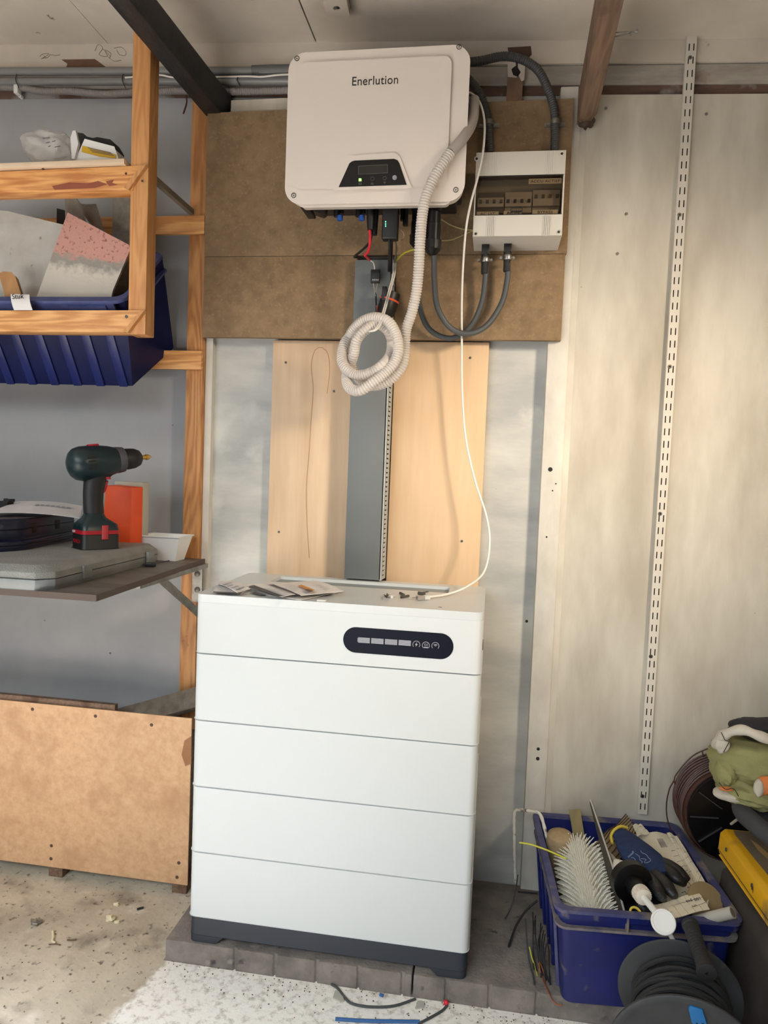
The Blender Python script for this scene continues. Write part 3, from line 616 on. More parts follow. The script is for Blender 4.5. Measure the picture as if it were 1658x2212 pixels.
# switch and sockets fixed on the underside
Mx = frame(A(690,452,.215), (1,.1,-.18), (0,0,1))
part('rotary_switch', xf(slab(B(), [(-.018,.006),(-.012,.014),(.016,.014),(.018,-.008),(.012,-.014),(-.012,-.011)], [], XZ, -.02, .02), Mx), BLK, iv, 'black rotary switch', bev=.002)
part('socket_block', bx(A(655,445,.24).x, A(672,445,.24).x, .21, .29, A(662,458,.24).z, 1.83), BLK, iv, bev=.002)
for a in (728, 775):
    part('solar_socket', cyl(B(), A(a-1,468,.215), A(a,432,.215), .0075, 12), BLK, iv); part('solar_socket', cyl(B(), A(a+9,462,.225), A(a+9,432,.225), .0062, 12), BLK, iv)
    part('solar_socket_cap', cyl(B(), A(a+6,476,.215), A(a+6,466,.215), .0072, 12), BLUET, iv, 'blue sealing cap')
for a, l in ((866,478),(872,489)): part('antenna_socket', bx(A(a,450,.26).x, A(a+10,450,.26).x, .25, .262, A(a,l,.26).z, 1.84), BLK, iv)
# battery plug with red wire
bp_ = thing('battery_plug', 'black battery plugs with red and black leads under the inverter', 'plug', A(803,440,.21))
part('plug_body', lathe(B(), [(0,.0095),(.02,.0098),(.045,.0095),(.065,.0078)], A(800,438,.21), A(800,500,.21)-A(800,438,.21), 14), BLK, bp_)
part('plug_body', lathe(B(), [(0,.0085),(.03,.0088),(.075,.007)], A(811,440,.225), A(808,508,.225)-A(811,440,.225), 14), BLK, bp_)
part('red_lead', tube(B(), [A(x, y, yy) for x, y, yy in ((798,496,.21),(799,515,.21),(796,540,.23),(788,551,.25),(792,555,.27),(797,562,.31))], .0032, 8, .006), REDC, bp_, 'red lead')
part('black_lead', tube(B(), [A(x, y, yy) for x, y, yy in ((803,505,.225),(797,525,.24),(780,542,.27),(765,555,.30),(776,556,.33),(792,563,.355))], .003, 8, .006), BLK, bp_, 'black lead')
# dongle
dg = thing('wifi_dongle', 'black data dongle with three green lights plugged under the inverter', 'dongle', A(842,440,.20))
q0, q1 = A(823,516,.19), A(860,446,.19)
part('case', bx(q0.x, q1.x, .19, .215, q0.z, q1.z), BLK, dg, bev=.004, seg=3)
part('plug', cyl(B(), A(845,450,.2), A(845,430,.2), .009, 14), BLK, dg)
for c in (479,484,488.5):
    p = A(832.5,c,.1895); part('light', cyl(B(), p, p-Vector((0,.0006,0)), .0014, 10), LEDT, dg, 'lit green light')
part('cord', tube(B(), [A(841,515,.2), A(841,545,.22), A(840,585,.3)], .0038, 8, .01), BLK, dg)
part('cord', tube(B(), [A(847,515,.21), A(846,545,.24), A(845,590,.31)], .0025, 8, .01), BLK, dg)
# glands
def gland(lab, cx, cy0, y, sc, cable):
    t = thing('cable_gland', lab, 'gland', A(cx, cy0, y))
    top = A(cx, cy0, y); ax = Vector((0,0,-1))
    prof = [(0,.019),(.028,.019),(.028,.0165),(.055,.0165),(.056,.018),(.092,.0175),(.0925,.0195),(.116,.0195),(.122,.014),(.128,.0085)]
    part('gland_body', lathe(B(), [(a*sc, r*sc) for a, r in prof], top, ax, 24), BLKG, t, angle=30)
    part('gland_nut', lathe(B(), [(.094*sc,.0205*sc),(.114*sc,.0205*sc)], top, ax, 8), BLK, t, bev=.001)
    part('cable', tube(B(), cable, .0072, 12, .012), GREYC, t, 'thick dark grey cable')
    return t
c1 = [A(x, y, yy) for x, y, yy in ((937,550,.215),(938,610,.25),(945,665,.28),(972,708,.30),(1012,721,.31),(1052,702,.32),(1083,655,.325),(1095,605,.32),(1097,570,.315))]
gland('large black gland and thick cable looping to the right gland of the breaker box', 938, 434, .215, 1.0, c1)
c2 = [A(x, y, yy) for x, y, yy in ((904,540,.27),(903,600,.30),(905,655,.32),(922,705,.335),(955,728,.34),(990,727,.34),(1020,700,.34),(1040,655,.335),(1047,610,.325),(1049,575,.32))]
gland('black gland half hidden behind the ribbed hose, its cable looping to the left box gland', 903, 436, .27, .88, c2)
# hanging small parts
tb_ = thing('terminal_block', 'small black terminal block hanging in front of the duct top', 'connector', A(810,598,.31))
part('block', bx(A(801,590,.31).x, A(820,590,.31).x, .305, .318, A(810,611,.31).z, A(810,583,.31).z), BLK, tb_, bev=.0015)
for k in range(4): part('print', bx(A(804+k*3.6,604,.3045).x, A(806+k*3.6,604,.3045).x, .3044, .3052, A(805,606,.3045).z, A(805,603,.3045).z), ICON, tb_)
part('wire', tube(B(), [A(798,562,.315), A(806,568,.31), A(809,583,.311)], .0012, 6, .004), WCAB, tb_)
for e in (806, 815): part('wire', tube(B(), [A(e,612,.311), A(810+(e-810)*.5,624,.311), A(811,640,.312)], .0013, 6, .004), NOZG, tb_)
part('wire', tube(B(), [A(811,632,.312), A(812,660,.315), A(812,700,.318)], .0022, 6, .01), BLK, tb_)
part('wire', tube(B(), [A(813,660,.312), A(816,680,.31), A(818,700,.318)], .0016, 6, .01), ORC, tb_)
ps = thing('plug_shell', 'empty black connector shell with an orange seal hanging above the hose coil', 'connector', A(842,655,.29))
ax = A(833,682,.29)-A(850,628,.29)
part('shell', lathe(B(), [(0,.0225),(.006,.0235),(.03,.024),(.05,.0235),(.066,.018)], A(846,632,.295), ax, 20), BLK, ps)
part('shell_tab', bx(A(826,624,.28).x, A(836,624,.28).x, .272, .285, A(830,650,.28).z, A(830,620,.28).z), BLK, ps, bev=.001)
part('seal_ring', lathe(B(), [(.018,.0242),(.0195,.0252),(.0215,.0252),(.023,.0242)], A(846,632,.295), ax, 24, cap=False), ORC, ps, 'thin orange seal ring')
solo('earth_wire', tube(B(), [A(x, y, yy) for x, y, yy in ((853,566,.335),(866,552,.32),(880,543,.30),(905,536,.285))], .0023, 8, .006), YCAB, 'yellow-green earth wire running from the duct towards the black glands', 'wire')
wr = thing('earth_wire', 'thin pale earth wires between the large gland and the breaker box', 'wire', A(990,500,.33))
part('strand', tube(B(), [A(x, y, .345) for x, y in ((953,474),(975,487),(1000,495),(1022,497))], .0015, 6, .01), mat('pale_yellow_wire', (176,162,110), .5), wr)
part('strand', tube(B(), [A(x, y, .345) for x, y in ((950,520),(975,518),(1000,508),(1022,498))], .0015, 6, .01), MC['pale_yellow_wire'], wr)
# ---------------------------------------------------------------- breaker box
bb = thing('breaker_box', 'light grey breaker box with a smoked lid on the MDF board', 'breaker box', (.686,.365,1.743))
X0, X1, Z0, Z1 = .580, .792, 1.744, 1.943
wz1 = A(1120,379,.25).z; wz0 = A(1120,464,.25).z
shell = slab(B(), [(X0,Z0),(X1,Z0),(X1,Z1),(X0,Z1)], [[(X0+.003,wz0),(X1-.004,wz0),(X1-.004,wz1),(X0+.003,wz1)]], XZ, .25, .258)
part('front_cover', shell, BOXW, bb, bev=.0008)
part('housing', slab(B(), [(X0,Z0),(X1,Z0),(X1,Z1),(X0,Z1)], [[(X0+.003,Z0+.003),(X1-.003,Z0+.003),(X1-.003,Z1-.003),(X0+.003,Z1-.003)]], XZ, .258, .3649), BOXW, bb)
part('inner_tray', bx(X0+.003, X1-.003, .300, .303, wz0-.01, wz1+.01), TRAY, bb)
zb = (wz0+wz1)/2
bw = (X1-X0-.012)/3
for k in range(3):
    xa = X0+.006+k*bw; lift = .004 if k == 2 else 0
    br = part('breaker', bx(xa+.0008, xa+bw-.0008, .282, .301, zb-.030, zb+.020+lift), BRK if k else BRKD, bb, bev=.0008)
    part('breaker_front', bx(xa+.0015, xa+bw-.0015, .272, .2825, zb-.018, zb+(.004 if k < 2 else .006)), BRK, br, bev=.0006)
    for j in range(4):
        xt = xa+bw*(j+.5)/4; zj = zb-.006 if k < 2 else zb+.004
        part('toggle', bx(xt-.0035, xt+.0035, .266, .273, zj-.004, zj+.003), BLK if k == 1 else BRKD, br)
def tape(x0_, x1_, z0_, z1_, s, size, nm='label_tape'):
    l = part(nm, bx(x0_, x1_, .2560, .2567, z0_, z1_), LABW, bb)
    tm = textbm(s, size, ((x0_+x1_)/2, .2557, (z0_+z1_)/2-size*.35), (1,0,0), (0,0,1), .0002, 'CENTER', 1.25); part('lettering', tm, INK, l)
tape(X0+.128, X1-.006, wz1-.0185, wz1-.006, 'ACCU ACTIEF', .0085)
tape(X0+.007, X0+.060, wz0+.0005, wz0+.011, 'AC UIT', .0085)
tape(X0+.072, X0+.116, wz0+.001, wz0+.012, 'AC IN', .0085)
tape(X0+.140, X0+.200, wz0+.002, wz0+.013, 'BYPASS', .0085)
part('tray_rail', bx(X0+.004, X1-.004, .262, .30, wz0-.006, wz0+.004), TRAY, bb)
part('lid', bx(X0+.003, X1-.004, .2515, .2530, wz0, wz1), SMOKE, bb, 'smoked transparent lid')
part('lid_catch', slab(B(), [(X0+.088,wz0),(X0+.116,wz0),(X0+.116,wz0+.018),(X0+.088,wz0+.018)], [[(X0+.0895,wz0+.0015),(X0+.1145,wz0+.0015),(X0+.1145,wz0+.0165),(X0+.0895,wz0+.0165)]], XZ, .248, .2515), BLKR, bb)
part('lid_catch', bx(X0+.0895, X0+.1145, .2485, .2512, wz0+.007, wz0+.0095), BLK, bb)
part('lid_edge', bx(X0+.003, X1-.003, .2492, .2515, wz1-.0012, wz1+.0004), BLK, bb); part('lid_edge', bx(X0+.003, X1-.003, .2492, .2515, wz0-.0004, wz0+.001), BLK, bb)
for xs in (X0+.033, X1-.046):
    for j in range(5):
        part('groove_rib', bx(xs+j*.0042, xs+j*.0042+.0022, .2482, .2502, Z0+.001, wz0-.003), BOXW, bb); part('groove_rib', bx(xs+j*.0042, xs+j*.0042+.0018, .2488, .2502, wz1+.003, Z1-.001), BOXW, bb)
for q in ((1029,343),(1213,332),(1027,505),(1206,501)):
    p = A(*q,.2495); part('corner_screw', lathe(B(), [(0,.006),(.0008,.0055),(.0008,.0042),(-.001,.0038)], p, (0,-1,0), 16), BOXW, bb); part('corner_screw_head', cyl(B(), p+Vector((0,.0005,0)), p-Vector((0,.0008,0)), .003, 12), BLKR, bb)
def bgland(lab, cx, cy, y):
    t = thing('box_gland', lab, 'gland', A(cx, cy, y)); tp = A(cx, cy, y)
    part('collar', bx(tp.x-.0095, tp.x+.0095, y-.01, y+.01, tp.z-.012, 1.744), BLK, t, bev=.001)
    part('sleeve', lathe(B(), [(0,.0095),(.02,.0098),(.024,.0088),(.05,.0085)], tp-Vector((0,0,.008)), (0,0,-1), 16), BLKR, t)
    part('clamp_ring', lathe(B(), [(.012,.0105),(.014,.0112),(.022,.0112),(.024,.0105)], tp-Vector((0,0,.006)), (0,0,-1), 20), STEEL, t, 'shiny clamp ring')
    for s in (-1, 1): part('clamp_lug', cyl(B(), tp+Vector((s*.0155,-.001,-.024)), tp+Vector((s*.0155,.006,-.024)), .0038, 10), ZINC, t)
bgland('left clamped gland under the breaker box', 1048, 541, .318); bgland('right clamped gland under the breaker box', 1096, 536, .315)
# dark conduits from the inverter to the box top
def dconduit(lab, pts, grp='dark ribbed conduits above the breaker box'):
    t = thing('flexible_conduit', lab, 'conduit', pts[-1], grp); part('tube', corr(B(), pts, .0108, .0058, 14, .13), CORRD, t); return t
t = dconduit('dark ribbed conduit arching high to the right side of the breaker box', [A(x, y, yy) for x, y, yy in ((985,138,.31),(1040,131,.33),(1085,122,.34),(1125,128,.345),(1160,150,.347),(1182,190,.350),(1196,235,.350),(1198,280,.348),(1197,330,.34))])
def saddle(t, cx, cy, dx=18):
    p = A(cx, cy, .352); part('saddle_clip', lathe(B(), [(-.006,.0118),(-.005,.0124),(.005,.0124),(.006,.0118)], A(cx,cy,.348), (0,0,1), 18), ZINC, t, 'white metal saddle')
    part('saddle_foot', bx(p.x-.026, p.x+.026, .3618, .3648, p.z-.006, p.z+.004), ZINC, t)
    for s in (-.019, .019): part('saddle_screw', cyl(B(), (p.x+s,.363,p.z-.001), (p.x+s,.3598,p.z-.001), .0035, 10), ZINC, t)
saddle(t, 1199, 264)
t = dconduit('dark ribbed conduit curving down to the left side of the breaker box', [A(x, y, yy) for x, y, yy in ((985,158,.32),(1012,172,.335),(1034,200,.34),(1048,235,.345),(1055,270,.348),(1058,330,.345))])
saddle(t, 1056, 266)
# long white network cable
nc = thing('network_cable', 'long white network cable hanging from the inverter top to the battery top', 'cable', A(915,1291,.15))
path = [A(x, y, yy) for x, y, yy in ((985,200,.26),(1015,201,.255),(1036,222,.25),(1046,265,.24),(1043,325,.225),(1032,380,.218),(1016,440,.218),(1006,495,.228),(1000,570,.27),(997,650,.30),(997,740,.325),(998,850,.335),(1006,950,.335),(1026,1040,.325),(1050,1115,.31),(1057,1175,.295))]
path += [Vector((A(1045,1235,.26).x,.26,A(1045,1235,.26).z)), A(1010,1266,.205), Zp(968,1283,.8775), Zp(925,1290,.8765)]
part('cord', tube(B(), path, .0028, 10, .012), WCAB, nc)
e = Zp(925,1290,.8765); f_ = Zp(902,1291,.8765); d = (f_-e).normalized(); Mn = frame(e, d, (0,0,1))
b = B()
for i in range(4): box(b, -.002+i*.0035, .0005+i*.0035, -.005, .005, -.0045, .0045, M=Mn)
box(b, -.002, .014, -.004, .004, -.0035, .0035, M=Mn); part('boot', b, TUBW, nc)
part('plug', box(B(), .012, .030, -.0058, .0058, -.005, .004, M=Mn), mat('clear_plug', (170,162,154), .2, alpha=.8), nc, 'clear plug')
part('plug_latch', box(B(), .022, .042, -.002, .002, .000, .0012, M=Mn), ZINC, nc)
# pair of thin white wires holding the coil
tw = thing('tie_cord', 'doubled thin white cord holding up the hose coil', 'cord', A(850,580,.3))
for o_ in (0, 4):
    part('cord', tube(B(), [A(x+o_, y, yy) for x, y, yy in ((851,568,.33),(849,590,.29),(840,625,.245),(829,665,.18),(818,700,.13),(808,713,.115),(797,716,.12))], .0018, 6, .006), WCAB, tw)
part('cord', tube(B(), [A(x, y, yy) for x, y, yy in ((853,518,.22),(856,535,.28),(852,568,.33))], .0022, 6, .006), ZINC, tw)
part('cord', tube(B(), [A(x, y, yy) for x, y, yy in ((866,497,.28),(872,505,.3),(871,516,.3),(864,520,.28))], .0009, 6, .004), WCAB, tw)
# ribbed hose with coil
hs = thing('ribbed_hose', 'pale ribbed flexible hose knotted into a coil below the inverter', 'hose', A(805,770,.2))
hp_ = [A(x, y, yy) for x, y, yy in ((1024,215,.235),(1020,262,.195),(1000,298,.145),(972,330,.125),(945,370,.118),(925,410,.118),(913,455,.12),(907,520,.125),(904,580,.135),(899,630,.145),(889,675,.155),(877,712,.165))]
coil = [(874,750,.175),(870,785,.175),(852,812,.175),(825,830,.18),(795,832,.20),(772,815,.21),(757,785,.21),(750,755,.205),(757,722,.19),(780,696,.17),(810,686,.155),(838,695,.145),(855,722,.14),(860,755,.135),(850,785,.128),(828,808,.118),(802,828,.108),(776,844,.11),(755,838,.13),(748,815,.16),(755,790,.185),(764,765,.17),(770,735,.155),(790,712,.15),(815,700,.16),(838,715,.175),(846,740,.19),(842,768,.165),(826,788,.125),(802,804,.13),(772,811,.14),(748,798,.15),(738,775,.165),(743,745,.18),(756,725,.20)]
part('tube', corr(B(), hp_[3:]+[A(*c) for c in coil], .0127, .0060, 16, .17), HOSEM, hs)
part('smooth_cuff', tube(B(), hp_[:4], .0122, 16, .01), HOSEP, hs, 'smooth darker upper end of the hose')
# ---------------------------------------------------------------- battery tower
bt = thing('battery_tower', 'tall white battery cabinet of five stacked modules on a dark base', 'battery', (.325,.18,.05))
BW, BD = .65, .364
zj = [.87, .7335, .578, .4225, .267, .1115]
foot = lambda x0_, x1_, y0_, y1_, r: rrect(x0_, x1_, y0_, y1_, r, 6)
for i in range(5):
    zt_, zb_ = zj[i], zj[i+1]
    if i == 0:
        hole = [(.052,.318),(.075,.318+.0),(.60,.318),(.596,.235),(.085,.235)]
        hole = [(.075,.335),(.577,.335),(.60,.262),(.052,.262)]
        hole = [(Zp(a, c, .87).x, Zp(a, c, .87).y) for a, c in ((606,1245),(583,1256),(968,1281),(972,1268))]
        b = slab(B(), foot(0, BW, 0, BD, .016), [], XY, zb_+.0016, zt_-.018)
        bmo = part('module', b, WHITE, bt, 'top control module', bev=.0015)
        b = slab(B(), foot(.0, BW, .0, BD, .016), [hole], XY, zt_-.0181, zt_)
        part('top_plate', b, WHITE, bmo, bev=0)
        part('recess_floor', slab(B(), [(x, y) for x, y in hole], [], XY, zt_-.0182, zt_-.008), mat('recess_grey', (138,146,148), .6), bmo, 'grey recess floor')
    else:
        bmo = part('module', slab(B(), foot(0, BW, 0, BD, .016), [], XY, zb_+.0016, zt_-.0012), WHITE, bt, bev=.0022)
part('core', bx(.01, BW-.01, .01, BD-.01, .09, .84), BLK, bt)
bs = slab(B(), [(.003,.05),(.068,.05),(.088,.068),(.535,.068),(.557,.05),(.647,.05),(.647,.1122),(.003,.1122)], [], XZ, .003, .361)
part('base', slab(B(), foot(.002, .648, .002, .362, .016), [], XY, .068, .1118), DARKB, bt, bev=.001)
fo_ = rrect(.002, .648, .002, .362, .016, 6)
def footrows(left):
    rows = []
    for z_, xi in ((.0505,.066),(.0682,.086)):
        pts = [p for p in fo_ if (p[0] < .05 if left else p[0] > .6)]
        if left: rows.append(([(xi,.362)]+pts+[(xi,.002)], z_))
        else: rows.append((pts[:7]+[(.650-xi+.0,.362),(.650-xi,.002)]+pts[7:], z_))
    return rows
part('foot', loft(footrows(True)), DARKB, bt); part('foot', loft(footrows(False)), DARKB, bt)
dA = A(741,1382,0); dB = A(979,1397,0); dz_ = (A(860,1361,0).z+A(860,1417,0).z)/2; hh = (A(860,1361,0).z-A(860,1417,0).z)/2
pill = rrect(A(741,1382,0).x, A(979,1397,0).x, dz_-.0283, dz_+.0283, .0282, 10)
dp = part('display', slab(B(), pill, [], XZ, -.0010, .002), NAVYG, bt, 'dark pill shaped display')
for i in range(4):
    xa = A(772+29.6*i,1385,0).x; xb = A(798.5+29.6*i,1385,0).x; zc_ = A(785+29.6*i,1382.5+1.9*i,0).z; b = B()
    for r_ in range(7):
        box(b, xa+(.0015 if i == 0 and r_ in (0,6) else 0), xb, -.0016, -.001, zc_-.0060+r_*.00172, zc_-.0060+r_*.00172+.0011)
    part('charge_bar', b, ICON, dp)
for k, (cx, cy) in enumerate(((899,1392),(919.5,1394),(940,1395))):
    q = A(cx, cy, 0); arc = [(q.x+.0078*math.cos(math.radians(a)), -.0013, q.z+.0078*math.sin(math.radians(a))) for a in range(-40,221,20)]
    ic = part('icon', tube(B(), arc, .0006, 5, raw=True), ICON, dp)
    if k == 0: part('symbol', slab(B(), [(q.x+.0015,q.z+.0055),(q.x-.003,q.z-.001),(q.x-.0003,q.z-.001),(q.x-.0015,q.z-.0055),(q.x+.003,q.z+.001),(q.x+.0003,q.z+.001)], [], XZ, -.0016, -.001), ICON, ic)
    if k == 1:
        b = bx(q.x-.005, q.x+.005, -.0016, -.001, q.z-.0055, q.z-.0035)
        for j in (-.003, 0, .003): tube(b, [(q.x+j,-.0013,q.z-.002),(q.x+j+.0008,-.0013,q.z),(q.x+j-.0004,-.0013,q.z+.0025),(q.x+j+.0004,-.0013,q.z+.0045)], .0005, 4, .001)
        part('symbol', b, ICON, ic)
    if k == 2:
        b = B()
        for r_ in (.002,.0038,.0056): tube(b, [(q.x+r_*math.cos(math.radians(a)), -.0013, q.z-.002+r_*math.sin(math.radians(a))) for a in range(45,136,15)], .0005, 4, raw=True)
        part('symbol', b, ICON, ic)
q = X_ = None
part('side_button', bx(.6495, .6515, .10, .125, .765, .785), BLK, bt); part('vent_mark', bx(.55, .558, .03, .034, .8698, .8704), BLK, bt)
# leaflets on the battery
def leaf(lab, pts, z=.872, sag=None, n=8):
    t = thing('leaflet', lab, 'paper', Zp(*pts[0], z)); part('sheet', sheet([Zp(*p, z+k) for p, k in zip(pts, (0,.001,.003,.001))], n, sag), PAPERG, t); return t
def strip(t, pts, z, m, nm='print'): part(nm, sheet([Zp(*p, z) for p in pts], 3, thick=0), m, t)
t = leaf('white leaflet with grey printed edge at the left end of the battery top', [(457,1280),(520,1283),(545,1268),(478,1259)], .872, lambda u, v: (0,0,.006*v))
strip(t, [(459,1280),(518,1283),(524,1280.5),(461,1277.5)], .8756, PRD)
t = leaf('small folded leaflet tilted on the left end of the battery top', [(465,1260),(512,1280),(540,1272),(498,1253)], .8815, lambda u, v: (0,0,.004*math.sin(3*u)))
for k in range(4): strip(t, [(480+k*9,1262+k*3.4),(484+k*9,1263.5+k*3.4),(502+k*9,1259+k*3),(498+k*9,1257.6+k*3)], .8867, ICON)
t = leaf('lowest white leaflet peeking out under the printed ones on the battery top', [(540,1280),(650,1296),(742,1276),(640,1262)], .8715)
strip(t, [(541,1280),(562,1286),(575,1285),(552,1279)], .8735, PRD)
t = leaf('printed leaflet with a dark bar on its front left edge', [(534,1266),(610,1289),(655,1284),(574,1261)], .876, lambda u, v: (0,0,.003*math.sin(3*v)))
strip(t, [(536,1266),(600,1288),(612,1287),(549,1264)], .8805, PRD)
t = leaf('uppermost printed leaflet with an orange bar and a dark line', [(578,1261),(650,1286),(740,1277),(680,1254)], .882, lambda u, v: (0,0,.004*math.sin(3.1*u)))
strip(t, [(580,1263),(643,1286),(650,1285.6),(590,1262)], .8905, PRD); strip(t, [(642,1265),(670,1276),(680,1274.5),(651,1263)], .8905, PRO); strip(t, [(656,1274),(668,1278.5),(677,1277),(665,1272.5)], .8905, PRD)
for k in range(6): strip(t, [(606+k*3,1264+k*2.4),(612+k*3,1263.6+k*2.4),(632+k*3,1262+k*2.4),(631+k*3,1261.4+k*2.4)], .8905, ICON); strip(t, [(672+k*4,1264+k*2),(680+k*4,1263+k*2),(692+k*4,1262+k*2),(690+k*4,1261.3+k*2)], .8905, ICON)
# little bits beside the plug
sc = thing('screw_packet', 'small clear packet holding a dark screw on the battery top', 'packet', Zp(835,1286,.87))
part('film', blob(Zp(838,1287,.873), (.016,.012,.003), 8, 12), mat('clear_film', (230,224,214), .2, alpha=.5), sc)
for a, c, e_, g_ in ((829,1285,838,1290),(836,1282,834,1291),(831,1289,839,1285)): part('screw', tube(B(), [Zp(a, c, .8765), Zp(e_, g_, .8765)], .0012, 6, .003), BLKR, sc)
part('cap', box(B(), -.003, .003, -.003, .003, 0, .006, M=Matrix.Translation(Zp(846,1292,.8705))), TUBW, sc)
for lab, a, c, e_, g_ in (('thin steel terminal lying left of the network plug', 864,1281,872,1285), ('dark steel bolt lying just left of the network plug', 866,1290,882,1287)):
    solo('small_bolt', cyl(B(), Zp(a, c, .8735), Zp(e_, g_, .8735), .0032, 8), STEELD, lab, 'bolt')
solo('wall_plugs', cyl(cyl(B(), Zp(903,1281,.8745), Zp(917,1283,.8745), .0042, 8), Zp(912,1280,.8745), Zp(924,1278,.8745), .0018, 8), STEELD, 'pair of dark anchors lying behind the network plug', 'anchor')
solo('cover_cap', bx(Zp(684,1299,.87).x, Zp(704,1300,.87).x, .004, .016, .8702, .8735), TUBW, 'tiny white plastic cap on the front edge of the battery top', 'cap', bev=.001)
# ---------------------------------------------------------------- twin slot shelf upright on the right
us = thing('shelf_upright', 'pale twin-slot steel shelf upright leaning on the right wall', 'rail', (1.09,.40,.286))
zb0, zb1 = .287, 2.276; xb_, xt_ = 1.0785+.008, 1.0865+.008
def usf(a, c, t): k = (c-zb0)/(zb1-zb0); return (xb_+(xt_-xb_)*k+a, t, c)
z = zb0+.012; b = B(); zprev = zb0
def ub(x0_, x1_, z0_, z1_): slab(b, [(x0_,z0_),(x1_,z0_),(x1_,z1_),(x0_,z1_)], [], usf, .3935, .395)
while z < zb1-.022:
    ub(-.0118, .0118, zprev, z)
    for x0_, x1_ in ((-.0118,-.0069),(-.0041,.0041),(.0069,.0118)): ub(x0_, x1_, z, z+.0175)
    zprev = z+.0175; z += .0318
ub(-.0118, .0118, zprev, zb1)
part('face', b, mat('upright_cream', (208,202,190), .5), us)
for s in (-1, 1):
    b = slab(B(), [(s*.0118-.0006,zb0),(s*.0118+.0006,zb0),(s*.0118+.0006,zb1),(s*.0118-.0006,zb1)], [], usf, .395, .4055); part('flange', b, MC['upright_cream'], us)
part('slot_shade', slab(B(), [(-.0105,zb0),(.0105,zb0),(.0105,zb1),(-.0105,zb1)], [], usf, .4045, .4055), BLKR, us)  # black sheet stands in for the shade inside the channel
for (px, py) in ((1490,124),(1467,464),(1446,792),(1425,1110),(1405,1418),(1387,1720)):
    p = A(px, py, .3932); part('screw', lathe(B(), [(0,.0052),(.001,.0046),(.001,.002),(0,.0018)], p, (0,-1,0), 14), STEELD if py > 500 else ZINC, us)
# ---------------------------------------------------------------- bench with cases, drill, boxes
bn = thing('bench_shelf', 'worn dark laminate bench shelf on folding metal brackets', 'shelf', (-.6,.1,.888))
part('top', slab(B(), [(-1.4,-.236),(-.105,-.236),(-.138,.372),(-1.4,.372)], [], XY, .888, .8995), LAM, bn, bev=.0008)
part('edge_band', slab(B(), [(-.1045,-.2375),(-.1025,-.2375),(-.1355,.373),(-.1375,.373)], [], XY, .887, .900), LAME, bn)
part('front_band', bx(-1.4, -.103, -.2385, -.2365, .887, .900), LAME, bn)
part('bracket_plate', bx(A(417,1250,.372).x, A(438,1250,.372).x, .366, .377, A(430,1300,.37).z, .899), ZINC, bn, 'galvanised bracket plate')
for q in ((426,1240),(426,1274)): part('bolt', lathe(B(), [(0,.008),(.003,.008),(.005,.004)], A(*q,.366), (0,-1,0), 8), STEELD, bn)
part('bracket_rail', bx(-.152, -.125, -.02, .37, .876, .888), ZINC, bn)
p0, p1 = Vector((-.140,.115,.878)), Vector((-.140,.365,A(421,1322,.36).z-.01)); d = (p1-p0)
part('bracket_strut', box(B(), 0, d.length, -.002, .002, -.011, .011, M=frame(p0, d, (0,0,1))), ZINC, bn, 'galvanised diagonal strut')
gc = thing('tool_case', 'long light grey plastic tool case under the blue cases and drill', 'case', (-.42,.02,.90))
foot1 = [(-1.2,-.243),(-.232,-.243),(-.206,-.215),(-.214,.245),(-.225,.262),(-1.2,.262)]
def inset(pts, k): 
    cx = -.6; return [((x-k if x > -.3 else x), (y+k if y < 0 else y-k)) for x, y in pts]
part('base', loft([(inset(foot1,.006),.9),(inset(foot1,.001),.908),(foot1,.922)]), GCASES, gc, bev=.0015)
part('seam', loft([(inset(foot1,.003),.9221),(inset(foot1,.003),.9239)]), BLK, gc)
part('lid', loft([(foot1,.924),(inset(foot1,.002),.936),(inset(foot1,.016),.950)]), GCASE, gc, bev=.0015)
for yy in (-.10, .19):
    part('latch', bx(-.2125, -.204, yy-.016, yy+.016, .908, .936), GCASES, gc, bev=.0015)
for yy in (-.03, .15): part('moulded_mark', bx(-.236, -.226, yy, yy+.02, .9425, .9452), GCASES, gc)
def bluecase(lab, pts, z0_, z1_, zs_, mt_top):
    t = thing('tool_case', lab, 'case', (-.6,.05,z0_))
    part('base', loft([(inset(pts,.006),z0_),(inset(pts,.0),z0_+.006),(pts,zs_)]), BCASE, t, bev=.002); part('lid', loft([(pts,zs_+.0015),(inset(pts,.001),z1_-.006),(inset(pts,.008),z1_)]), mt_top, t, bev=.002)
    part('seam', loft([(inset(pts,.002),zs_),(inset(pts,.002),zs_+.0015)]), BLK, t); return t
f2 = [(-1.2,-.10),(-.465,-.10),(-.435,-.085),(-.418,-.055),(-.412,-.02),(-.450,.255),(-1.2,.255)]
f3 = [(x-.012 if x > -.6 else x, y+.012 if y < 0 else y) for x, y in f2]
bluecase('lower dark blue tool case lying on the grey case', f2, .9505, .972, .962, BCASE)
t = bluecase('upper dark blue tool case with a dusty top, directly under the paper', f3, .9725, 1.022, .997, BCASE)
part('dusty_top', loft([(inset(f3,.012),1.0215),(inset(f3,.013),1.0228)]), BCASET, t, 'dusty brownish lid surface')
for yy in (.03, .15): part('latch', bx(-.432-.14*(yy+.02), -.422-.14*(yy+.02), yy-.016, yy+.016, .985, 1.008), BLK, t, bev=.001)
t = thing('paper_sheet', 'curled printed paper sheet lying on the upper blue case', 'paper', A(90,1105,.06))
pq4 = [A(-30,1108,-.03), A(172,1119,.08), A(178,1093,.21), A(38,1083,.16)]
def onp(u, v, dz=0): return pq4[0].lerp(pq4[1], u).lerp(pq4[3].lerp(pq4[2], u), v)+Vector((0,0,.006*math.sin(3.1*u)+dz))
part('sheet', grid(B(), onp, 10, 8, thick=.0012), PAPER, t)
for k in range(7): part('print', grid(B(), lambda u, v: onp(.38+k*.07+u*.045, .55+v*.12, .0016), 2, 1), ICON, t)
